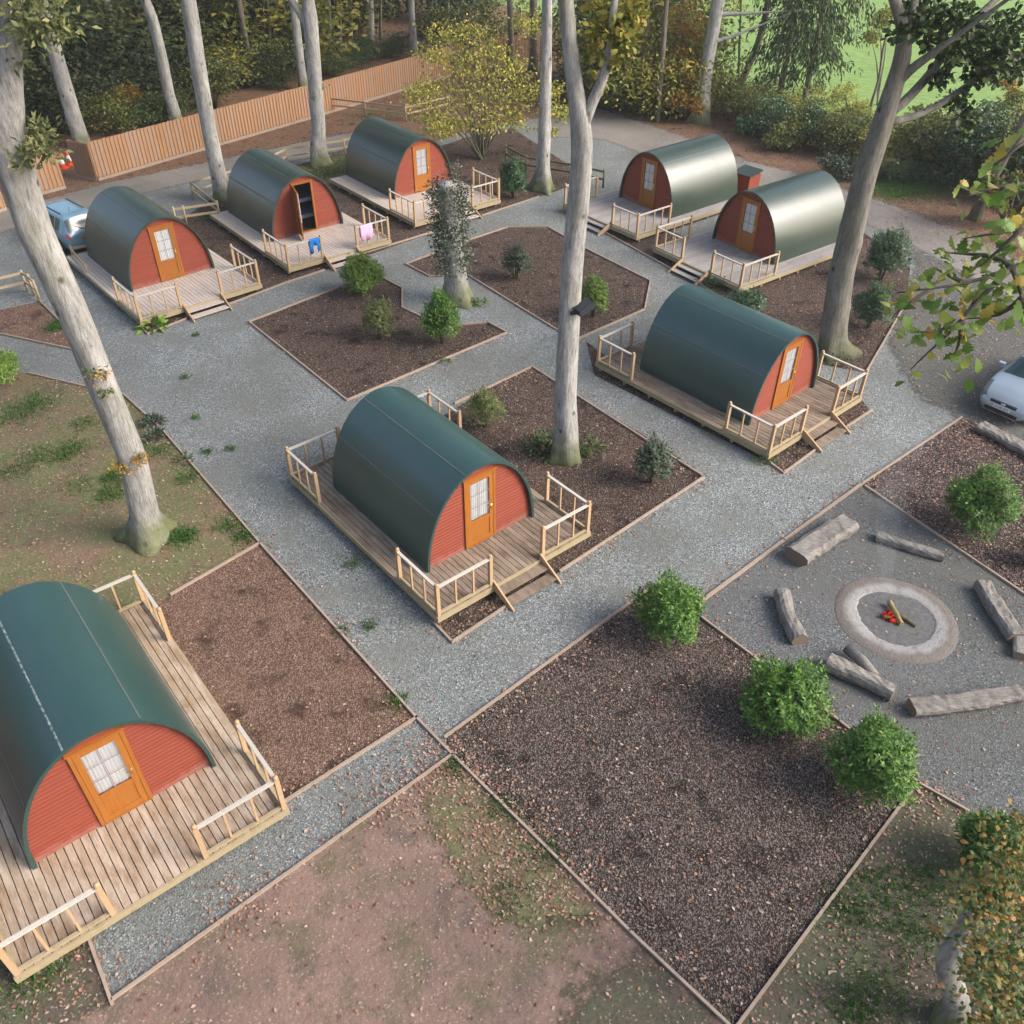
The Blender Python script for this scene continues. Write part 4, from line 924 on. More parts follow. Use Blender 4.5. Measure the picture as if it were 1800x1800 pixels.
crown_tree('multistem_tree', 'spreading yellow green multi stemmed tree behind the farthest pod', 'tree', (846, 280),
   [(845, 170, 45, 0), (800, 165, 38, .5), (760, 150, 36, .8), (890, 165, 38, .3), (925, 160, 34, .8), (960, 165, 26, 0), (840, 120, 40, 1), (800, 110, 34, 1.5), (870, 90, 36, 2), (830, 60, 34, 2.5), (780, 60, 28, 3), (900, 125, 30, 1), (750, 200, 28, -.8), (735, 165, 26, 0), (770, 225, 24, -1.5), (800, 215, 26, -.8), (735, 250, 12, -2.6), (715, 262, 9, -3), (985, 195, 22, .5), (860, 215, 26, -.6), (905, 205, 24, .2), (925, 40, 26, 4), (960, 230, 12, .5), (765, 95, 26, 2)],
   14, 'yellow', .17, 230, 5, dens=1.35, sp=.8)

# ------------------------------------------------------------------ bushes in the beds
for i, (b, w_, h_, mt, lab, ll, sp_) in enumerate([
    ((640, 515), 80, 78, 'laurel_lime', 'bright green bush beside the steps of the towel deck', .13, .3),
    ((668, 596), 62, 78, 'bronze', 'thin bronze green bush between two fuller laurels', .10, .5),
    ((778, 603), 70, 100, 'laurel', 'dense deep green laurel in front of the ivy stump', .13, .35),
    ((907, 490), 56, 64, 'rhodo', 'sparse dull evergreen in the bed right of the ivy stump', .13, .5),
    ((1042, 556), 54, 86, 'laurel_lime', 'bright bush beside the central trunk, below the floodlight', .13, .4),
    ((852, 750), 72, 78, 'bronze', 'bronze green bush behind the central pod', .09, .25),
    ((1145, 848), 74, 94, 'rhodo', 'grey green shrub in the bed right of the central pod', .13, .35),
    ((1310, 548), 76, 58, 'laurel_dark', 'shrub behind the ridge of the right teal pod', .12, .4),
    ((1547, 492), 78, 92, 'laurel_dark', 'round dark bush behind the leaning tree, the upper of two', .11, .25),
    ((1526, 576), 72, 84, 'laurel_dark', 'round dark bush right of the leaning tree, the lower of two', .11, .25),
    ((1173, 1112), 126, 130, 'laurel', 'full green laurel at the corner of the fire circle board', .125, .35),
    ((1370, 1262), 158, 142, 'laurel', 'broad laurel between the largest bark bed and the forked log', .14, .4),
    ((1520, 1383), 152, 168, 'laurel', 'tall bright laurel below the fire circle', .12, .4),
    ((1705, 930), 124, 128, 'laurel', 'laurel in the dark leafy bed near the silver car', .13, .35),
    ((901, 348), 48, 70, 'laurel_dark', 'glossy laurel right of the farthest deck', .16, .2),
    ((8, 672), 78, 74, 'laurel_lime', 'yellow green bush at the left edge beside the branch path', .11, .25),
    ((1722, 1520), 118, 132, 'laurel', 'laurel half hidden behind the golden tree', .13, .35),
    ((1815, 990), 50, 70, 'laurel', 'laurel just entering at the right edge above the fire circle', .13, .3)]):
    make_bush(G(*b), w_, h_, M[mt], lab, 100 + i, ll=ll * .8, spiky=sp_, dens=.5 if mt == 'rhodo' else (.75 if mt == 'bronze' else 1.0))
def weed(base, r, n, ll, mat, label, seed, name='weed_plant'):
    B = G(*base); rng = np.random.default_rng(seed); a = rng.uniform(0, 6.28, n); el = rng.uniform(.1, 1.2, n)
    D = np.stack([np.cos(a) * np.cos(el), np.sin(a) * np.cos(el), np.sin(el)], 1); P = D * rng.uniform(.1, r, (n, 1)) * np.array([1, 1, .8])
    o = link_mesh(name, leaves(name, P, D + [0, 0, -.2], ll * rng.uniform(.6, 1.2, n), ll * .55, rng), mat); o.location = B; tag(o, label, 'plant', 'weeds and small plants'); return o
for i, (b, r, n, ll, mt, lab) in enumerate([((268, 575), .42, 60, .34, 'laurel_lime', 'big leafed light green weed at the corner of the deck by the blue car'),
    ((270, 745), .36, 170, .13, 'rhodo', 'grey green weed on the edging beside the big left trunk, upper clump'), ((272, 768), .34, 150, .13, 'rhodo', 'grey green weed on the edging beside the big left trunk, lower clump'),
    ((325, 812), .3, 90, .1, 'fern', 'small weed on the lawn edging halfway down'), ((1015, 800), .5, 150, .12, 'fern', 'ferny growth right of the foot of the central trunk'),
    ((955, 790), .7, 260, .14, 'fern', 'ferny growth left of the foot of the central trunk'), ((997, 812), .25, 70, .09, 'laurel_lime', 'bright tuft at the foot of the central trunk'),
    ((1040, 790), .5, 140, .12, 'bronze', 'bronze fern right of the central trunk'), ((846, 535), .3, 120, .09, 'laurel', 'low green growth right of the ivy stump foot'), ((828, 535), .3, 90, .09, 'fern', 'low fern at the ivy stump foot'),
    ((783, 638), .2, 60, .08, 'laurel', 'tiny plant on the front edging of the three bush bed'), ((1343, 808), .35, 120, .12, 'laurel', 'green weed under the near corner of the right teal pod deck'),
    ((600, 1112), .18, 50, .08, 'fern', 'tiny weed on the gravel edge below the central deck'), ((965, 335), .4, 100, .1, 'laurel', 'green growth at the foot of the grey back tree'),
    ((1260, 505), .5, 150, .12, 'laurel_dark', 'low shrubby weed at the corner of the front grey deck'), ((1235, 500), .4, 120, .12, 'rhodo', 'grey green weed beside the step of the front grey deck'),
    ((1475, 640), .5, 120, .09, 'fern', 'moss and fern at the foot of the leaning tree'), ((225, 545), .3, 80, .09, 'fern', 'weeds under the side of the deck by the blue car')]):
    weed(b, r, n, ll, M[mt], lab, 300 + i)

# ------------------------------------------------------------------ fire circle
B = G(1574, 1087); e = empty('fire_pit', tuple(B), 0, 'round concrete fire ring with a pale worn inner edge', 'fire pit'); rng = random.Random(4)
def m_conc():
    n = NT('fire_ring_concrete', .95, .15); p = n.pos('obj'); ln = n.n('ShaderNodeVectorMath', operation='LENGTH'); n.l(p, ln.inputs[0])
    r = n.math('ADD', ln.outputs[1], n.math('MULTIPLY', n.math('SUBTRACT', n.noise(p, 3.5, 4), .5), .3))
    c = n.mix(n.ramp(n.math('DIVIDE', r, 1.5), [(.70, 0), (.80, 1)]), (.36, .35, .34), (.20, .175, .16))
    c = n.mix(n.noise(p, 14, 5, .7), n.mix(.35, c, (.08, .07, .065)), c); c = n.mix(n.ramp(n.noise(p, 4, 5, .7), [(.5, 0), (.7, .6)]), c, (.12, .11, .10)); n.col(c); n.bump(n.noise(p, 18, 5, .7), .8, .05); return n.m
pr = [(.84, -.05), (.86, .02), (.92, .04), (1.18, .045), (1.36, .03), (1.42, .0), (1.44, -.03)]
wob = [rng.uniform(-.5, .5) for _ in range(64)]
mb = MB(); mb.lathe([(r, z) for r, z in pr], 64, mod=lambda i, a: 1 + (.07 * (math.sin(3 * a + 1) * .5 + wob[int(a / 6.2832 * 64) % 64] * .7) if i < 3 else .012 * math.sin(4 * a)))
mb.build('concrete_ring', m_conc(), e)
mb = MB(); mb.lathe([(0, .03), (.3, .035), (.6, .028), (.9, .02)], 32); mb.build('ash_bed', plain('ash_and_embers_bed', (.12, .118, .118), 1, .05, var=.6, scale=14), e)
M['burnt'] = m_wood('charred_firewood', (.03, .025, .022), (.14, .10, .06), (.22, .17, .07), (6, 6, 1), isl=.1, stainamt=.6)
M['birch'] = m_wood('yellow_firewood', (.24, .19, .08), (.34, .28, .12), (.07, .05, .03), (6, 6, 1), isl=.1, stainamt=.6)
def flog(a, b, r, mat, lab):
    a, b = np.array(a), np.array(b); mb = MB(); P, rr = rings([(0, 0, 0), b - a], [r, r * .85], .1); mb.tube(P, [x * (1 + .08 * math.sin(i * 2)) for i, x in enumerate(rr)], 10)
    o = mb.build('burning_log', mat); o.location = tuple(B + a); tag(o, lab, 'firewood', 'logs on the fire')
flog((-.05, .42, .14), (.02, -.28, .10), .065, M['birch'], 'yellowish firewood log lying across the top of the fire')
flog((.0, .12, .07), (.36, -.30, .06), .055, M['burnt'], 'charred firewood log pointing to the lower right of the fire')
flog((-.36, .0, .07), (.06, -.18, .06), .05, M['burnt'], 'charred firewood log at the left of the fire')
n_ = NT('glowing_embers', .9); em = n_.n('ShaderNodeEmission'); c_ = n_.ramp(n_.noise(n_.pos('obj'), 12, 3), [(.42, (.02, .008, .006)), (.6, (.7, .03, .02)), (.8, (1, .2, .08))]); n_.l(c_, em.inputs[0]); em.inputs[1].default_value = .55; n_.l(em.outputs[0], n_.out.inputs[0])
mb = MB()
for i in range(45):
    a = rng.uniform(0, 6.28); r = rng.random() ** .6 * .19; s = rng.uniform(.02, .045); x, y = -.1 + r * math.cos(a), -.02 + r * math.sin(a)
    mb.box(x - s, x + s, y - s, y + s, .03, .05 + s * rng.uniform(.5, 1.6))
o = mb.build('embers', n_.m); o.location = tuple(B); tag(o, 'red glowing embers under the firewood', 'embers')
# smoke
def smoke():
    n = NT('fire_smoke'); n.t.nodes.remove(n.b); v = n.n('ShaderNodeVolumePrincipled'); p = n.pos('obj')
    d = n.ramp(n.noise(n.map(p, (1, 1, .5)), 1.5, 3, .6), [(.42, 0), (.75, 1)]); 
    sx = n.n('ShaderNodeSeparateXYZ'); n.l(p, sx.inputs[0]); fade = n.ramp(n.math('DIVIDE', sx.outputs[2], 4.0), [(0, .9), (.2, 1), (.6, .5), (.9, 0)])
    n.l(n.math('MULTIPLY', n.math('MULTIPLY', d, fade), .22), v.inputs['Density']); v.inputs['Color'].default_value = (.78, .90, 1.0, 1); n.l(v.outputs[0], n.out.inputs['Volume']); return n.m
SP = [G(x, y, z) - B for x, y, z in ((1560, 1065, .25), (1557, 985, 1.0), (1562, 915, 1.6), (1578, 845, 2.2), (1600, 770, 2.9), (1612, 690, 3.6), (1616, 640, 4.0))]
mb = MB(); P, rr = rings(SP, [.10, .20, .32, .5, .65, .5, .02], .3); mb.tube(smooth_pts(P, 3), rr, 16)
o = mb.build('smoke', smoke()); o.location = tuple(B); o['kind'] = 'stuff'; o['label'] = 'thin bluish smoke drifting up from the camp fire'
# log benches
def bench(px, w_m, h_m, lab, seed, flat=True, w2=None):
    P = [G(x, y) for x, y in px]; c = P[0]; rng = np.random.default_rng(seed); mb = MB()
    Q, rr = rings([p - c for p in P], [1.0 if i == 0 or w2 is None else w2 for i in range(len(P))], .12); Q = smooth_pts(Q, 2)
    n = 14; V = []; ph = rng.uniform(0, 6.28, 4)
    for i, q in enumerate(Q):
        t = Q[min(i + 1, len(Q) - 1)] - Q[max(i - 1, 0)]; t /= np.linalg.norm(t); s = np.array([-t[1], t[0], 0]); jw = 1 + .06 * math.sin(i * .7 + ph[0]) + rng.normal() * .015
        for kk in range(n):
            a = 2 * math.pi * kk / n; x = math.cos(a) * w_m / 2 * rr[i] * jw * (1 + .07 * math.sin(3 * a + ph[1] + i * .1)); z = h_m * .5 + math.sin(a) * h_m * .5 * (1 + .04 * math.sin(i * .5 + ph[2]))
            if flat and z > h_m * .84: z = h_m * .84 + rng.normal() * .006
            V.append(q + s * x * (1 + rng.normal() * .03) + np.array([0, 0, z - .02 + rng.normal() * .008]))
    m = len(Q); mb.add(V, [(i * n + k, i * n + (k + 1) % n, (i + 1) * n + (k + 1) % n, (i + 1) * n + k) for i in range(m - 1) for k in range(n)])
    o = mb.build('log_bench', M['log']); o.location = tuple(c); tag(o, lab, 'log bench', 'log seats around the fire')
    for idx in (0, m - 1):
        q = MB(); pts = V[idx * n:(idx + 1) * n]; d = (Q[0] - Q[1]) if idx == 0 else (Q[-1] - Q[-2]); d = d / np.linalg.norm(d) * .006
        q.add([p + d for p in pts], [tuple(range(n)) if idx else tuple(range(n - 1, -1, -1))]); q.build('sawn_end', M['log_end'], o)
    return o
bench([(1396, 990), (1488, 930)], .68, .48, 'thick half log seat with a flat top beside the heavy board', 1)
bench([(1539, 948), (1600, 968), (1656, 984)], .30, .28, 'slim log seat in the smoke, behind the fire', 2)
bench([(1372, 1050), (1380, 1090), (1404, 1134)], .40, .36, 'upright looking rough log seat left of the fire', 3, False)
b4 = bench([(1452, 1172), (1510, 1200), (1566, 1228)], .46, .42, 'forked log seat near the broad laurel', 4, w2=.8)
P_ = [G(1484, 1150), G(1512, 1174), G(1535, 1200)]; q = MB(); o4 = np.array(b4.location)
q.tube([p - o4 + [0, 0, .2] for p in P_], [.12, .13, .1], 9); q.build('branch_stub', M['log'], b4)
bench([(1598, 1252), (1690, 1243), (1788, 1226)], .42, .36, 'long log seat at the lower right of the fire', 5)
bench([(1722, 1035), (1752, 1085), (1783, 1130)], .44, .38, 'cracked log seat right of the fire', 6)
bench([(1788, 1118), (1790, 1160)], .3, .3, 'short log piece at the right edge by the cracked log', 7)
bench([(1720, 756), (1800, 798), (1900, 846)], .5, .34, 'dark timber baulk lying in front of the silver car', 8)
# bin store behind a silvery pod
x, y, a, s, off = POSE['G']; c = G(1308, 338); e = empty('bin_store', tuple(c), a, 'small red box store with a green lid behind the silvery pod', 'bin store')
q = MB(); q.box(-.5, .5, -.4, .4, 0, .95); q.build('box', M['wall'], e)
q = MB(); q.add([(-.56, -.46, .96), (.56, -.46, .96), (.56, .46, 1.12), (-.56, .46, 1.12), (-.56, -.46, .92), (.56, -.46, .92), (.56, .46, 1.08), (-.56, .46, 1.08)], [(0, 1, 2, 3), (7, 6, 5, 4), (0, 4, 5, 1), (1, 5, 6, 2), (2, 6, 7, 3), (3, 7, 4, 0)]); q.build('lid', M['roof'], e)
# traffic cones by the fence gap
M['orange'] = plain('cone_orange', (.75, .075, .03), .6); M['white'] = plain('cone_white', (.75, .75, .75), .6)
for i, (px, lab) in enumerate([((112, 296), 'orange and white traffic cone in the fence gap, left one'), ((124, 291), 'orange and white traffic cone in the fence gap, right one')]):
    e = empty('traffic_cone', tuple(G(*px)), 0, lab, 'traffic cone', 'traffic cones')
    q = MB(); q.box(-.22, .22, -.22, .22, 0, .04); q.lathe([(.17, .04), (.13, .25)], 16); q.lathe([(.075, .52), (.04, .72), (0, .73)], 16); q.build('cone_body', M['orange'], e)
    q = MB(); q.lathe([(.131, .25), (.076, .52)], 16); q.build('reflective_band', M['white'], e)

# ------------------------------------------------------------------ cars
def paint(name, c, metal=.35):
    n = NT(name, .28, .5); n.col(c); n.b.inputs['Metallic'].default_value = metal; n.b.inputs['Coat Weight'].default_value = .6; n.b.inputs['Coat Roughness'].default_value = .06; return n.m
M['blue_paint'] = paint('light_blue_car_paint', (.22, .37, .47)); M['silver_paint'] = paint('silver_car_paint', (.36, .42, .47), .5)
M['carglass'] = plain('tinted_car_glass', (.02, .05, .06), .12, .8, var=.1); M['tyre'] = plain('tyre_rubber', (.02, .02, .02), .85)
M['rim'] = plain('alloy_rim', (.5, .52, .54), .3, .5, .8); M['red_lens'] = plain('tail_light_lens', (.45, .03, .03), .2, .6); M['clear_lens'] = plain('headlight_lens', (.10, .11, .12), .08, .7)
M['trim'] = plain('black_trim', (.02, .022, .025), .5); M['chrome'] = plain('chrome', (.7, .72, .74), .15, .6, 1)
M['plate_y'] = plain('yellow_number_plate', (.72, .36, .02), .4); M['plate_w'] = plain('white_number_plate', (.75, .75, .73), .4)
def lettering(txt, loc, rot, size, parent):
    cu = bpy.data.curves.new('lettering', 'FONT'); cu.body = txt; cu.size = size; cu.align_x = 'CENTER'; cu.align_y = 'CENTER'; cu.extrude = .002
    o = bpy.data.objects.new('lettering', cu); COL.objects.link(o); cu.materials.append(M['trim'])
    bpy.context.view_layer.update(); me = bpy.data.meshes.new_from_object(o.evaluated_get(bpy.context.evaluated_depsgraph_get())); bpy.data.objects.remove(o)
    o = bpy.data.objects.new('lettering', me); COL.objects.link(o); o.parent = parent; o.location = loc; o.rotation_euler = rot
def make_car(name, label, loc, fwd, L, prof, pm, wheels, ws, rw, sw, hl, tl):
    ang = math.atan2(fwd[1], fwd[0]); e = empty(name, loc, ang, label, 'car')
    X = np.arange(0, L + .001, .05); pr = np.array(prof)   # columns x, zlow, zbelt, ztop, w, wtop
    c = [np.interp(X, pr[:, 0], pr[:, i]) for i in range(1, 6)]
    for i in range(5):
        for _ in range(3): c[i][1:-1] = c[i][1:-1] * .5 + (c[i][:-2] + c[i][2:]) * .25
    rows = []
    for zl, zb, zt, w_, wt in zip(*c):
        d = zt - zb; t = min(1, max(0, (d - .08) / .35)); lp = lambda a, b: (a[0] + (b[0] - a[0]) * t, a[1] + (b[1] - a[1]) * t)
        h = [(0, zl), (w_ * .8, zl), (w_ * .97, zl + .08), (w_, zl + (zb - zl) * .55), (w_ * .99, zb - .06), (w_ * .96, zb),
             lp((w_ * .9, zb + .45 * d), (wt + .06, zt - .13)), lp((w_ * .8, zb + .75 * d), (wt + .015, zt - .05)), lp((w_ * .6, zb + .93 * d), (wt * .86, zt - .008)), lp((w_ * .3, zb + d), (wt * .45, zt + .012)), (0, zt + .018)]
        rows.append([(-y, z) for y, z in h[:0:-1]][::1] and ([(y, z) for y, z in h] ))
    K = len(rows[0]); parts = {}
    def put(part, quad): parts.setdefault(part, []).append(quad)
    for s in (1, -1):
        for i in range(len(X) - 1):
            for j in range(K - 1):
                xm = (X[i] + X[i + 1]) / 2
                q = [(X[i], s * rows[i][j][0], rows[i][j][1]), (X[i + 1], s * rows[i + 1][j][0], rows[i + 1][j][1]), (X[i + 1], s * rows[i + 1][j + 1][0], rows[i + 1][j + 1][1]), (X[i], s * rows[i][j + 1][0], rows[i][j + 1][1])]
                if s > 0: q = q[::-1]
                part = 'body'
                if j >= 7 and ws[0] < xm < ws[1]: part = 'windscreen'
                elif j >= 7 and rw[0] < xm < rw[1]: part = 'rear_window'
                elif j == 5 and any(a < xm < b for a, b in sw): part = 'side_window' + ('' if s > 0 else '_')
                elif hl[0] < xm < hl[1] and j in hl[2]: part = 'headlight' + ('' if s > 0 else '_')
                elif tl[0] < xm < tl[1] and j in tl[2]: part = 'tail_light' + ('' if s > 0 else '_')
                put(part, q)
    for i, fl in ((0, 0), (len(X) - 1, 1)):
        r = rows[i]
        for j in range(K - 1):
            q = [(X[i], r[j][0], r[j][1]), (X[i], r[j + 1][0], r[j + 1][1]), (X[i], -r[j + 1][0], r[j + 1][1]), (X[i], -r[j][0], r[j][1])]
            put('body', q if fl else q[::-1])
    mats = dict(body=pm, windscreen=M['carglass'], rear_window=M['carglass'], side_window=M['carglass'], headlight=M['clear_lens'], tail_light=M['red_lens'])
    import bmesh
    for part, qs in parts.items():
        mb = MB()
        for q in qs: mb.add(q, [(0, 1, 2, 3)], True)
        o = mb.build(part.rstrip('_'), mats[part.rstrip('_')], e)
        bm = bmesh.new(); bm.from_mesh(o.data); bmesh.ops.remove_doubles(bm, verts=bm.verts[:], dist=.0005); bmesh.ops.recalc_face_normals(bm, faces=bm.faces[:]) if part == 'body' else None; bm.to_mesh(o.data); bm.free()
    wm = max(pr[:, 4])
    for x in wheels:
        for s in (1, -1):
            q = MB(); q.tube([(x, s * (wm - .20), .31), (x, s * (wm + .004), .31)], [.38, .38], 24, True, None, False); a = q.build('wheel_arch', M['trim'], e)
            q = MB(); q.tube([(x, s * (wm - .2), .31), (x, s * (wm + .012), .31)], [.315, .315], 24, True, None, False); wq = q.build('wheel', M['tyre'], e)
            q = MB(); q.tube([(x, s * wm, .31), (x, s * (wm + .018), .31)], [.215, .2], 18, True, None, False); q.build('rim', M['rim'], wq)
    return e
cB = make_car('blue_car', 'light blue people carrier parked by the track, rear towards the camera', (-17.72, 35.33, 0), (-.745, .667), 4.2,
    [(0, .34, .80, .86, .70, .6), (.06, .28, .92, .98, .80, .6), (.2, .27, .97, 1.15, .84, .6), (.42, .27, .99, 1.52, .86, .57), (.65, .27, 1.0, 1.58, .87, .58), (2.1, .27, .97, 1.61, .88, .60), (2.75, .27, .95, 1.50, .88, .58), (3.45, .27, .90, 1.0, .87, .6), (3.95, .27, .75, .82, .80, .5), (4.15, .3, .62, .68, .66, .4), (4.2, .36, .55, .6, .55, .4)],
    M['blue_paint'], (.85, 3.35), (2.7, 3.4), (.10, .40), ((.62, 1.0), (1.06, 1.9), (1.98, 2.8)), (3.8, 4.1, (4, 5)), (.02, .16, (4, 5)))
q = MB(); q.box(-.02, .05, -.72, .72, .34, .50); q.build('bumper', M['blue_paint'], cB)
q = MB(); q.box(-.012, .06, -.26, .26, .70, .81); pl = q.build('number_plate', M['plate_y'], cB); lettering('YK07 HDX', (-.014, 0, .755), (R_(90), 0, R_(-90)), .10, pl)
q = MB(); q.tube([(.8, .1, 1.59), (.72, .1, 1.80)], [.008, .005], 6); q.build('aerial', M['trim'], cB)
q = MB(); q.bar((.06, .0, 1.02), (.25, .35, 1.22), .015, .02); q.build('rear_wiper', M['trim'], cB)
for s in (1, -1):
    q = MB(); q.box(.7, 2.3, s * .50 - .012, s * .50 + .012, 1.60, 1.625); q.build('roof_bar', M['trim'], cB)
    q = MB(); q.box(2.85, 3.02, s * .98 - .1, s * .98 + .1, .98, 1.12); q.build('wing_mirror', M['blue_paint'], cB)
fw = np.array([-.76, -.65]); LS = 4.7; o_ = np.array([14.98, 22.78]) - fw * LS
cS = make_car('silver_car', 'silver hatchback at the right edge, bonnet towards the camera', (o_[0], o_[1], 0), fw, LS,
    [(0, .34, .80, .9, .70, .6), (.1, .28, .95, 1.0, .82, .6), (.6, .27, .98, 1.25, .90, .55), (1.3, .27, .97, 1.46, .91, .58), (2.3, .27, .95, 1.47, .91, .6), (2.8, .27, .93, 1.38, .91, .60), (3.55, .27, .90, .99, .91, .62), (4.1, .26, .80, .87, .89, .6), (4.45, .25, .69, .75, .82, .5), (4.62, .25, .60, .66, .72, .5), (4.7, .27, .52, .6, .60, .4)],
    M['silver_paint'], (.95, 3.75), (2.78, 3.5), (.3, 1.1), ((.9, 1.8), (1.9, 2.9)), (3.95, 4.58, (4, 5, 6)), (.02, .2, (4, 5)))
q = MB(); q.box(LS - .06, LS + .012, -.40, .40, .575, .655); g_ = q.build('grille', M['trim'], cS)
q = MB(); q.lathe([(.0, .0), (.075, .0), (.075, .014), (0, .016)], 20); em_ = q.build('emblem', M['chrome'], g_); em_.rotation_euler = (0, R_(90), 0); em_.location = (LS + .012, 0, .615); em_.scale = (.5, 1, 1)
q = MB(); q.box(LS - .04, LS + .03, -.26, .26, .44, .55); pl = q.build('number_plate', M['plate_w'], cS); lettering('DG08 EXY', (LS + .032, 0, .495), (R_(90), 0, R_(90)), .10, pl)
q = MB(); q.box(LS - .12, LS + .008, -.50, .50, .285, .40); q.build('lower_intake', M['trim'], cS)
q = MB(); q.box(LS - .12, LS + .016, -.52, .52, .262, .284); q.build('chrome_strip', M['chrome'], cS)
for s in (1, -1):
    q = MB(); q.box(3.0, 3.14, s * .97 - .1, s * .97 + .1, .94, 1.07); q.build('wing_mirror', M['silver_paint'], cS)
    q = MB(); q.box(4.48, 4.62, s * .62 - .08, s * .62 + .08, .30, .38); q.build('fog_light', M['clear_lens'], cS)

# ------------------------------------------------------------------ oak at the right edge, its branch reaching into the picture
rng = np.random.default_rng(55)
TB = np.array([10.4, 5.6, 0]); e = empty('oak_tree', tuple(TB), 0, 'oak outside the right edge whose leafy branch hangs into the picture', 'tree')
def VD(px, py, dist): d = ray(px, py); return np.array([0, 0, CH]) + d / np.linalg.norm(d) * dist
mb = MB(); trunk_mesh(mb, [(0, 0, -.1), (0, 0, 1), (.1, 0, 6), (0, .1, 11), (-.1, .2, 15)], [.34, .28, .23, .18, .1], 61, .5); mb.build('trunk', M['bark_dark'], e)
twigs = [[(1780, 470), (1740, 440), (1690, 450), (1640, 440)], [(1720, 520), (1700, 560), (1660, 590), (1600, 585)], [(1800, 400), (1760, 440), (1720, 470)], [(1880, 330), (1790, 350), (1770, 400)], [(1640, 505), (1600, 530), (1570, 555)], [(1800, 240), (1790, 290), (1730, 300)], [(1800, 520), (1760, 560), (1700, 560)], [(1880, 430), (1780, 470), (1700, 500), (1640, 505), (1575, 515)], [(1780, 470), (1720, 520), (1690, 570), (1640, 610), (1600, 650)], [(1690, 570), (1690, 600), (1672, 635)], [(1880, 330), (1800, 320), (1740, 330), (1700, 345)], [(1880, 400), (1800, 400), (1730, 415), (1690, 420)], [(1780, 470), (1800, 520), (1800, 560)], [(1700, 500), (1660, 480), (1640, 470)], [(1900, 210), (1800, 240), (1750, 290)]]
DD_ = 7.0; PP, DD = [], []; big = MB()
hub = VD(1990, 400, DD_) - TB; P, rr = rings([np.array([0, .1, 10.2]), (np.array([0, .1, 10.2]) + hub) / 2 + [0, 0, .3], hub], [.10, .06, .03], .3); big.tube(smooth_pts(P, 3), rr, 8)
for ti, tw in enumerate(twigs):
    P = [VD(x, y, DD_ + .25 * math.sin(ti * 2 + i)) - TB for i, (x, y) in enumerate(tw)]
    if ti in (7, 10, 11, 14): P = [hub] + P
    Q, rr = rings(P, list(np.linspace(.022, .004, len(P))), .12); Q = smooth_pts(Q, 2); big.tube(Q, rr, 6)
    for i in range(len(Q)):
        if ti in (7, 10, 11, 14) and i < len(Q) * .3: continue
        if rng.random() < .85:
            k = rng.integers(3, 6); a = rng.normal(size=(k, 3)); t = Q[min(i + 1, len(Q) - 1)] - Q[i - 1]; t = t / np.linalg.norm(t)
            PP.append(Q[i] + rng.normal(size=(k, 3)) * .07); DD.append(a * .6 + t * .6 + [0, 0, -.25])
big.build('limb', M['bark_dark'], e)
PP, DD = np.concatenate(PP), np.concatenate(DD)
link_mesh('leaves', oak_leaves('leaves', PP, DD, rng.uniform(.075, .14, len(PP)), rng), M['oak'], e)
# golden oak in the lower right corner
B = G(1668, 1795); e = empty('oak_tree', tuple(B), 0, 'golden brown young oak with a grey trunk in the lower right corner', 'tree')
mb = MB(); Y = B[1]; trunk_mesh(mb, [(0, 0, -.1), (0, 0, .5), VP(1660, 1690, Y) - B, VP(1700, 1620, Y + .2) - B, VP(1740, 1520, Y + .3) - B], [.24, .19, .16, .10, .03], 71, .5); mb.build('trunk', M['bark'], e)
PP, DD = [], []
for (x, y, r, dy) in [(1790, 1450, 34, .4), (1770, 1490, 26, .2), (1780, 1520, 50, -.2), (1750, 1570, 50, -.2), (1720, 1600, 45, -.4), (1790, 1610, 50, -.3), (1700, 1560, 26, -.3), (1740, 1670, 50, -.7), (1790, 1690, 50, -.6), (1715, 1705, 22, -.9), (1750, 1740, 50, -1), (1800, 1770, 50, -1), (1740, 1790, 40, -1.2), (1830, 1550, 60, 0), (1840, 1700, 60, -.5), (1640, 1640, 12, -.3), (1720, 1445, 10, .4)]:
    p = VP(x, y, Y + dy) - B
    a, d = spray(rng, p, r * mpp(p + B), int(165 * (r / 40) ** 1.6)); PP.append(a); DD.append(d)
PP, DD = np.concatenate(PP), np.concatenate(DD); ok = PP[:, 2] > .05; PP, DD = PP[ok], DD[ok]
link_mesh('crown', oak_leaves('crown', PP, DD, rng.uniform(.05, .105, len(PP)), rng), M['oak_gold'], e)

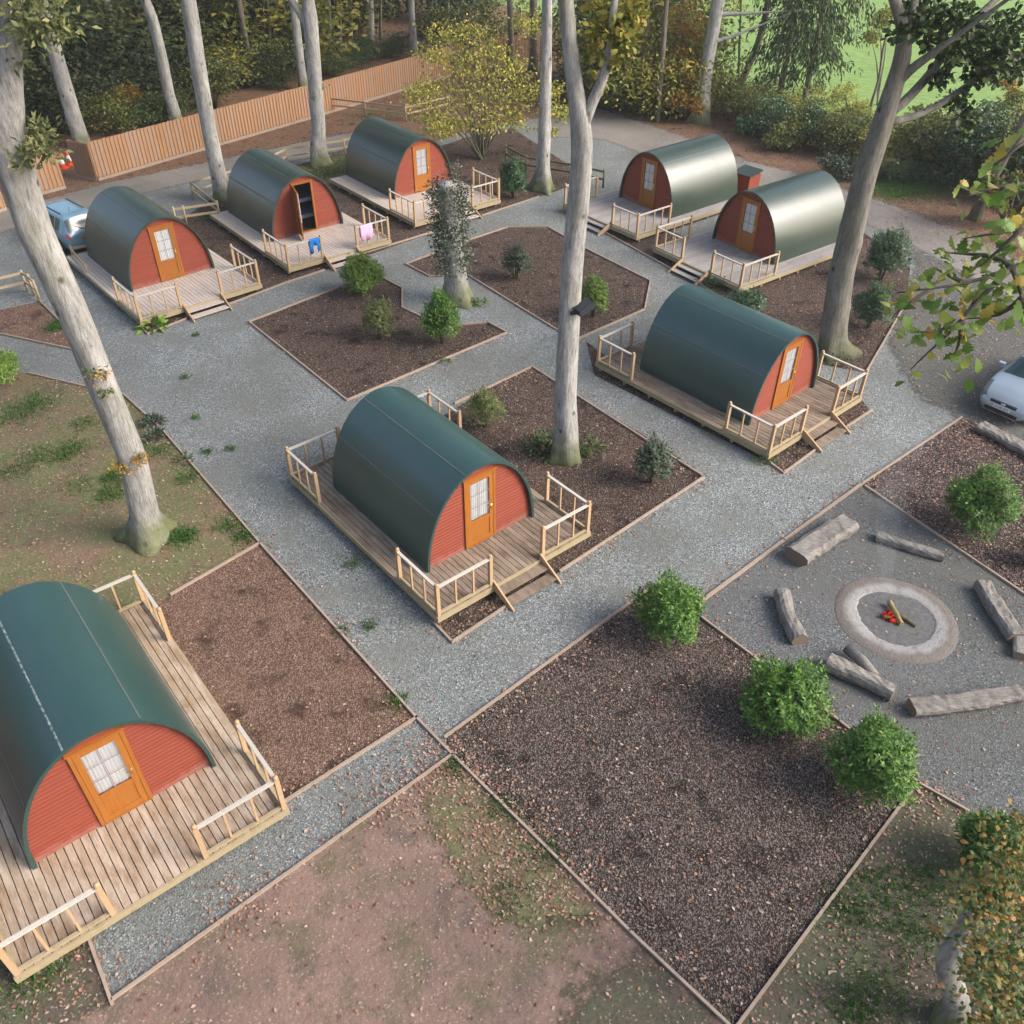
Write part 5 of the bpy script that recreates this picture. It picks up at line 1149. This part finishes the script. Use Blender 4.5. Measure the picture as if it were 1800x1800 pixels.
# ------------------------------------------------------------------ hedgerow and wood
HG = 'hedgerow shrubs and trees along the pasture'
for i, (nm, lab, base, blobs, st, mt, ll, n_) in enumerate([
  ('yellow_shrub', 'golden yellow tree left of the pasture trunk', (1208, 212), [(1205, 95, 30, .5), (1215, 130, 28, 0), (1200, 165, 28, -.3), (1222, 185, 18, -.6), (1185, 130, 24, .6), (1212, 60, 24, 1)], 6, 'gold', .2, 170),
  ('yellow_shrub', 'loose yellow green trees behind the forked central trunk', (1105, 185), [(1100, 120, 34, 0), (1140, 130, 30, 1), (1075, 95, 28, .5), (1130, 70, 34, 1.5), (1165, 90, 30, 1), (1160, 30, 34, 2), (1110, 30, 34, 2), (1150, 165, 24, .5), (1120, 165, 26, -.4)], 8, 'yellow', .2, 150),
  ('yellow_shrub', 'yellow green young tree before the far fence', (820, 110), [(800, 40, 34, 0), (840, 25, 34, 1), (870, 55, 30, .5), (770, 30, 30, 1), (820, 70, 28, -.5)], 6, 'wood_mid', .25, 130),
  ('yellow_shrub', 'green and bronze tree beyond the far fence', (960, 100), [(960, 40, 28, 1), (990, 30, 26, 2), (920, 20, 30, 2), (900, 45, 22, 0), (985, 75, 20, 0)], 5, 'wood_mid', .25, 110),
  ('dark_shrub', 'dark shrub at the foot of the dark leaning trunk', (1330, 238), [(1330, 212, 22, 0), (1312, 222, 18, 0), (1350, 215, 20, .3)], 5, 'laurel_dark', .17, 130),
  ('dark_shrub', 'broad dark shrub under the conifers, left part', (1385, 262), [(1375, 230, 28, 0), (1400, 222, 26, .4), (1390, 245, 24, -.3), (1360, 245, 18, -.3)], 5, 'wood_mid', .17, 150),
  ('dark_shrub', 'broad dark shrub under the conifers, right part', (1440, 265), [(1430, 232, 28, 0), (1460, 240, 26, .2), (1445, 215, 24, .6), (1470, 255, 18, -.3)], 5, 'laurel_dark', .17, 150),
  ('pale_shrub', 'pale straw coloured shrub before the pasture, right of the conifers', (1492, 245), [(1490, 200, 26, 0), (1485, 165, 22, .4), (1505, 225, 20, 0), (1510, 190, 18, .3), (1475, 225, 18, .2)], 8, 'yellow', .15, 150),
  ('pale_shrub', 'low straw coloured growth between conifers and pasture trunk', (1345, 185), [(1320, 165, 22, 0), (1350, 160, 20, .3), (1290, 165, 20, .2), (1430, 165, 22, .5), (1455, 185, 22, .3), (1400, 190, 20, .3)], 6, 'yellow', .16, 110),
  ('dark_shrub', 'dark hawthorn like shrub right of the leaning tree', (1610, 285), [(1605, 220, 28, 0), (1635, 240, 28, 0), (1600, 255, 26, -.3), (1640, 270, 22, -.4), (1620, 200, 20, .4)], 5, 'wood_mid', .16, 150),
  ('dark_shrub', 'mixed green shrub with orange tints, second right of the leaning tree', (1690, 300), [(1680, 240, 30, 0), (1700, 265, 28, -.2), (1665, 280, 24, -.4), (1710, 225, 26, .4), (1690, 290, 22, -.5)], 5, 'bronze', .16, 160),
  ('dark_shrub', 'tall mixed shrub at the right edge before the pasture', (1760, 300), [(1745, 200, 32, .4), (1775, 230, 34, 0), (1735, 245, 28, 0), (1780, 180, 30, .6), (1790, 270, 34, -.4), (1750, 280, 28, -.4)], 6, 'wood_mid', .17, 170),
  ('gold_shrub', 'orange leaved sapling crown at the upper right edge', (1790, 290), [(1785, 160, 18, .8), (1770, 145, 14, .8), (1760, 215, 12, -.6), (1795, 200, 14, -.5)], 4, 'gold', .2, 60),
  ('gold_shrub', 'golden beech sprays over brown leaves at the right edge', (1770, 395), [(1740, 320, 20, 0), (1765, 335, 24, 0), (1730, 345, 14, -.3), (1790, 310, 26, .3), (1755, 360, 14, -.4)], 5, 'oak_gold', .18, 90),
  ('dark_shrub', 'dark shrub mass behind the golden beech sprays', (1800, 380), [(1790, 330, 40, 1.5), (1830, 350, 50, 1), (1760, 300, 30, 2), (1830, 280, 50, 2)], 4, 'wood_dark', .2, 170),
  ('ivy_patch', 'ivy bank left of the leaning tree', (1490, 315), [(1470, 290, 18, 0), (1490, 298, 20, 0), (1510, 300, 20, 0), (1480, 308, 16, -.2), (1455, 283, 16, .2), (1520, 312, 14, -.2)], 2, 'rhodo', .15, 120),
  ('ivy_patch', 'dark ivy bank right of the leaning tree above the bright grass', (1580, 318), [(1565, 300, 18, 0), (1590, 305, 20, 0), (1615, 312, 20, 0), (1640, 318, 18, 0), (1660, 322, 16, 0)], 2, 'laurel_dark', .14, 120),
  ('yellow_shrub', 'drooping yellow tree tip between conifers and leaning tree, at the top', (1545, 185), [(1545, 40, 20, 3), (1530, 65, 18, 3), (1560, 25, 20, 3)], 3, 'yellow', .22, 90)]):
    crown_tree(nm, lab, 'shrub', base, blobs, st, mt, ll, n_, 400 + i, HG)
def conifer(label, base, hpx_top, wpx, seed, h=15):
    B = G(*base); e = empty('conifer_tree', tuple(B), 0, label, 'tree', HG); rng = np.random.default_rng(seed); k = mpp(B); R0 = wpx * k / 2
    mb = MB(); P, rr = rings([(0, 0, -.1), (0.1, .1, h)], [.2, .04], .6); mb.tube(P, rr, 8); mb.build('trunk', M['bark_dark'], e)
    PP, DD = [], []
    for i in range(330):
        z = 2.2 + (h - 2.5) * rng.random(); a = rng.uniform(0, 6.28); r = R0 * min(1, .25 + z / 8) * (1 - .6 * max(0, z - 8) / h) * rng.uniform(.45, 1.1); d = np.array([math.cos(a), math.sin(a), 0])
        m = 26 if z > 4 else 12; t = rng.random(m) ** .6
        p = d * (t * r)[:, None] + np.stack([np.zeros(m), np.zeros(m), z - .55 * r * t ** 1.6], 1) + rng.normal(size=(m, 3)) * .14
        PP.append(p); DD.append(d * .5 + np.array([0, 0, -1.0]) + rng.normal(size=(m, 3)) * .4)
    PP, DD = np.concatenate(PP), np.concatenate(DD); n = len(PP)
    link_mesh('crown', leaves('crown', PP, DD, rng.uniform(.22, .5, n), .10, rng), M['conifer'], e)
conifer('drooping dark conifer in the hedgerow, left of two', (1364, 200), 0, 190, 501, 20)
conifer('drooping dark conifer in the hedgerow, right of two', (1408, 206), 0, 210, 502, 20)
# the wood behind the fence: repeated shrubs
def unit_shrub(seed, mat, n=120, leaf=.058):
    rng = np.random.default_rng(seed); PP, DD = [], []
    bl = [(rng.uniform(-.33, .33), rng.uniform(-.33, .33), rng.uniform(.25, .8)) for _ in range(11)]
    for b in bl:
        for j in range(8):
            c = np.array(b) + rng.normal(size=3) * .13; a, d = spray(rng, c, .2, int(n / 5), 0, .4); d[:, 2] -= .1; PP.append(a); DD.append(d)
    PP, DD = np.concatenate(PP), np.concatenate(DD); ok = PP[:, 2] > .01; PP, DD = PP[ok], DD[ok]
    c = leaves('foliage', PP, DD, leaf * rng.uniform(.6, 1.4, len(PP)), leaf * .6, rng); c.materials.append(M[mat])
    mb = MB()
    for b in bl[:6]: mb.tube([(0, 0, -.02), (b[0] * .4, b[1] * .4, b[2] * .6), b], [.018, .012, .004], 5)
    t = mb.mesh('stem'); t.materials.append(M['bark_dark']); return c, t
KIND = [('wood_shrub', 'dark evergreen shrub in the wood behind the long fence', 'wood_dark'), ('wood_shrub', 'mid green bushy undergrowth shrub in the wood behind the long fence', 'wood_mid'), ('wood_shrub', 'autumn yellow shrub glowing in the dark wood behind the fence', 'yellow'), ('wood_shrub', 'ferny bracken clump behind the long fence', 'fern')]
US = [[unit_shrub(600 + 10 * i + j, k[2]) for j in range(2)] for i, k in enumerate(KIND)]
rng = np.random.default_rng(9)
def put_shrub(px, py, kind, hgt, wid):
    B = G(px, py); c, t = US[kind][int(rng.integers(2))]; k = KIND[kind]
    e = empty(k[0], (B[0], B[1], 0), rng.uniform(0, 6.28), k[1], 'shrub', 'hedge shrubs along the pasture' if kind > 3 else 'undergrowth shrubs of the wood'); e.scale = (wid, wid, hgt)
    link_mesh('foliage', c, None, e); link_mesh('stem', t, None, e)
def fence_y(x): return np.interp(x, [0, 60, 155, 377, 567, 791, 1000], [290, 268, 262, 205, 150, 95, 60])
n_put = 0
while n_put < 125:
    x = rng.uniform(-60, 660); y = rng.uniform(-25, 240); f = fence_y(x)
    if y > f - 4 or (x > 620 and 50 < y < 100): continue
    near = f - y
    kd = rng.choice(4, p=[.18, .30, .04, .48]) if near < 40 else rng.choice(4, p=[.44, .42, .05, .09])
    hh = rng.uniform(1.0, 2.0) if kd == 3 else (rng.uniform(2.0, 3.6) if near < 45 else rng.uniform(3, 6.5))
    put_shrub(x, y, kd, hh, hh * rng.uniform(.9, 1.5) * (1.3 if kd == 3 else 1)); n_put += 1
for (x, y, kd, hh) in [(590, 90, 0, 5), (620, 60, 0, 6), (600, 30, 0, 7), (640, 40, 1, 6), (700, 30, 0, 6), (760, 40, 0, 6), (790, 70, 0, 4.5), (770, 90, 0, 3), (720, 20, 1, 7), (680, 15, 0, 7), (850, 55, 1, 4), (640, 112, 3, 1.6), (665, 104, 3, 1.5), (690, 100, 3, 1.5), (620, 118, 3, 1.6), (585, 128, 3, 1.6), (705, 96, 0, 1.5),
                       (330, 90, 2, 4.2), (395, 120, 2, 2.6), (222, 180, 2, 2.6), (160, 190, 2, 2), (440, 110, 2, 3), (1040, 190, 1, 3), (1060, 178, 1, 3.4), (1015, 165, 0, 3), (1130, 200, 1, 2.5)]:
    put_shrub(x, y, kd, hh, hh * 1.1)
HK = [('hedge_shrub', 'yellow green hedgerow shrub along the pasture', 'yellow'), ('hedge_shrub', 'dark green hedgerow shrub along the pasture', 'laurel_dark'), ('hedge_shrub', 'olive hedgerow shrub along the pasture', 'wood_mid')]
n0 = len(KIND); KIND += HK; US += [[unit_shrub(700 + 10 * i + j, k[2], 130, .05) for j in range(2)] for i, k in enumerate(HK)]
for (x0, y0, x1, y1, n, h0, h1, pr_) in [(1060, 182, 1230, 205, 10, 3, 6, (.6, .1, .3)), (1050, 150, 1200, 160, 8, 4, 8, (.6, 0, .4)), (1270, 195, 1480, 250, 12, 1.3, 2.4, (.6, .1, .3)), (1290, 222, 1500, 280, 11, 1.6, 2.8, (.1, .5, .4)), (1480, 265, 1620, 300, 9, 1.4, 2.6, (.4, .25, .35)), (1600, 290, 1820, 330, 13, 1.8, 3.6, (.35, .25, .4)), (1640, 300, 1830, 360, 10, 2, 4, (.1, .5, .4)), (1440, 300, 1640, 318, 8, .8, 1.3, (0, .6, .4))]:
    for i in range(n):
        t = (i + rng.uniform(.1, .9)) / n; hh = rng.uniform(h0, h1)
        put_shrub(x0 + (x1 - x0) * t, y0 + (y1 - y0) * t + rng.uniform(-6, 6), n0 + int(rng.choice(3, p=pr_)), hh, hh * rng.uniform(.8, 1.3))
# autumn sapling above the fence
crown_tree('autumn_sapling', 'small autumn yellow sapling just behind the fence', 'sapling', (222, 222), [(218, 165, 16, 0), (235, 160, 14, .2), (205, 178, 12, -.2), (225, 180, 12, 0), (160, 180, 8, .4)], 2, 'gold', .17, 70, 77)
# crowns of the wood's tall trees, above the picture
c_, t_ = unit_shrub(901, 'wood_dark', 120, .05)
for o in [x for x in COL.objects if x.get('group') == BG_]:
    q = link_mesh('crown', c_, None, o); q.location = (0, 0, 9.5); q.scale = (11, 11, 9)

c2_, t2_ = unit_shrub(905, 'wood_mid', 90, .045)
for o in [x for x in COL.objects if x.get('group') == TG]:
    q = link_mesh('crown', c2_, None, o); q.location = (0, 0, 14.5); q.scale = (12, 12, 9)
for i, (x, y, sc) in enumerate([(-36, 2, 1), (-34, 16, 1.1), (-37, 28, 1), (-44, 40, 1.1), (-30, -10, 1), (-16, -22, 1.1), (0, -28, 1), (-46, 10, 1.2), (-25, -24, 1), (14, -30, 1)]):  # added unseen trees: they darken roof reflections and block horizon light
    e = empty('woodland_tree', (x, y, 0), i, 'unseen tree added outside the picture to darken reflections, left of or behind the camp', 'tree', 'unseen trees added around the camp')
    q = link_mesh('crown', c_, None, e); q.location = (0, 0, 1.2); q.scale = (11 * sc, 11 * sc, 15 * sc)
    mb = MB(); P, rr = rings([(0, 0, -.1), (0, 0, 9)], [.3, .2]); mb.tube(P, rr, 8); mb.build('trunk', M['bark_dark'], e)
# ------------------------------------------------------------------ small stuff on the ground
def stuff(name, me, mat, label):
    o = link_mesh(name, me, mat); o['kind'] = 'stuff'; o['label'] = label; return o
rng = np.random.default_rng(21); PT = []
dens = [(earth, 420), (lawn, 4200), (mul_big, 1000), (lawn_r, 900), (firepit_g, 600), (mul_r, 2200), (mul_c, 260), (bed_a, 700), (bed_1, 300), (bed_2, 500), (bed_gh, 1500), (bed_b, 1100), (court, 2600), (drive, 1500), (park, 4200), (bed_def, 1200), (bed_l, 300)]
for poly, n in dens: PT.append(scatter(poly, int(n * 1.6), rng)[:n])
for pts, lab in EDGE:                                     # drifts against the boards
    P = GP(pts)
    for a, b in zip(P[:-1], P[1:]):
        L = np.linalg.norm(b - a); n = int(L * (26 if a[1] < 26 else 12)); t = rng.random((n, 1)); d = (b - a) / L; s = np.array([-d[1], d[0]])
        off = np.abs(rng.normal(size=(n, 1))) * .22 + .05; off *= np.where(rng.random((n, 1)) < .75, -1, 1) * (1 if rng.random() < .5 else -1)
        if 'bare' in lab or 'shaded' in lab: off *= 1.8
        PT.append(a[:2] + (b - a)[:2] * t + s * off)
for (x, y, r, n) in [(760, 1345, .7, 260), (850, 1440, 1.0, 420), (880, 1560, .8, 260), (700, 1400, .8, 260), (420, 1590, .6, 160), (900, 1480, .9, 300), (1000, 1580, .7, 200), (80, 1740, .8, 220), (820, 1360, .4, 150), (1640, 1390, .4, 60), (1710, 770, .8, 240), (1640, 400, 2.5, 900), (1760, 410, 3, 1100), (1330, 275, 3, 700), (1200, 235, 3, 500)]:
    c = G(x, y)[:2]; PT.append(c + rng.normal(size=(n, 2)) * r * .6)
PT = np.concatenate(PT); n = len(PT); P3 = np.c_[PT, rng.uniform(.02, .04, n)]
a = rng.uniform(0, 6.28, n); D = np.stack([np.cos(a), np.sin(a), rng.normal(size=n) * .18], 1); sz = rng.uniform(.045, .095, n)
stuff('fallen_leaves', leaves('fallen_leaves', P3, D, sz, sz * .6, rng, .12, 1.5), M['fallen'], 'scattered fallen autumn leaves')
PT = []
for poly, n in [(mul_big, 26000), (mul_c, 9000), (bed_a, 5000), (bed_1, 2500), (bed_2, 2500)]: PT.append(scatter(poly, n, rng))
PT = np.concatenate(PT); n = len(PT); P3 = np.c_[PT, rng.uniform(.012, .03, n)]; a = rng.uniform(0, 6.28, n)
D = np.stack([np.cos(a), np.sin(a), rng.normal(size=n) * .3], 1); sz = rng.uniform(.018, .055, n)
stuff('bark_chips', leaves('bark_chips', P3, D, sz, sz * .45, rng, .1, 1.0), M['chip'], 'loose bark chips of the beds')
PT = scatter([p for p in court if p[1] < 40], 30000, rng); PT = PT[PT[:, 1] < 24]; k_ = np.sin(PT[:, 0] * 1.1 + .5) + np.cos(PT[:, 1] * .9 + PT[:, 0] * .4) + rng.normal(size=len(PT)) * .7; PT = PT[k_ > .2]
n = len(PT); P3 = np.c_[PT, rng.uniform(.008, .016, n)]; a = rng.uniform(0, 6.28, n); sz = rng.uniform(.02, .05, n)
stuff('gravel_stones', leaves('gravel_stones', P3, np.stack([np.cos(a), np.sin(a), rng.normal(size=n) * .2], 1), sz, sz * .8, rng, -.25, 2.0), M['stone'], 'loose pale stones on the gravel')
PT = []
for (x, y, r, n) in [(30, 730, .8, 500), (60, 710, .7, 500), (200, 840, .35, 350), (195, 870, .4, 350), (130, 790, .5, 300), (110, 800, .4, 250), (150, 745, .4, 200), (322, 945, .34, 700), (240, 790, .3, 200), (60, 805, .5, 250), (135, 855, .5, 180), (280, 795, .4, 200), (330, 840, .3, 160), (405, 925, .35, 260), (430, 945, .25, 220), (25, 830, .5, 200), (100, 575, .35, 600), (115, 565, .3, 400),
                     (600, 300, 1.6, 1800), (625, 285, 1.4, 1200), (540, 305, 1.3, 900), (660, 205, 1.6, 900), (500, 215, 1.2, 400), (1590, 328, 1.9, 5200), (1560, 335, 1.2, 2000), (1620, 325, 1.2, 2000), (410, 390, .6, 400), (380, 380, .8, 500),
                     (880, 1420, .35, 160), (950, 1500, .4, 200), (900, 1570, .4, 160), (800, 1350, .25, 120), (1560, 1560, .6, 500), (1490, 1600, .5, 400), (1640, 1560, .5, 400), (1600, 1650, .5, 300), (1550, 1750, .6, 500), (1500, 1780, .5, 400), (650, 1100, .15, 80), (50, 1720, .5, 300), (90, 1690, .4, 200), (700, 1235, .2, 120), (345, 590, .12, 60), (325, 665, .15, 60), (365, 795, .15, 90), (345, 735, .12, 60), (405, 790, .12, 60), (620, 990, .3, 120)]:
    c = G(x, y)[:2]; PT.append(c + rng.normal(size=(n, 2)) * r * .6)
PT = np.concatenate(PT); n = len(PT); a = rng.uniform(0, 6.28, n); el = rng.uniform(.5, 1.3, n)
stuff('grass', leaves('grass', np.c_[PT, np.full(n, .005)], np.stack([np.cos(a) * np.cos(el), np.sin(a) * np.cos(el), np.sin(el)], 1), rng.uniform(.06, .16, n), .022, rng), M['grass'], 'tufts of short green grass')

# ------------------------------------------------------------------ thin haze added to lift the dark tones
n = NT('thin_haze'); n.t.nodes.remove(n.b); v = n.n('ShaderNodeVolumePrincipled'); v.inputs['Density'].default_value = .00045; v.inputs['Color'].default_value = (.95, .97, 1, 1); v.inputs['Anisotropy'].default_value = .2
n.l(v.outputs[0], n.out.inputs['Volume'])
mb = MB(); mb.box(-90, 110, -45, 260, -1, 24); o = mb.build('haze', n.m); o['kind'] = 'stuff'
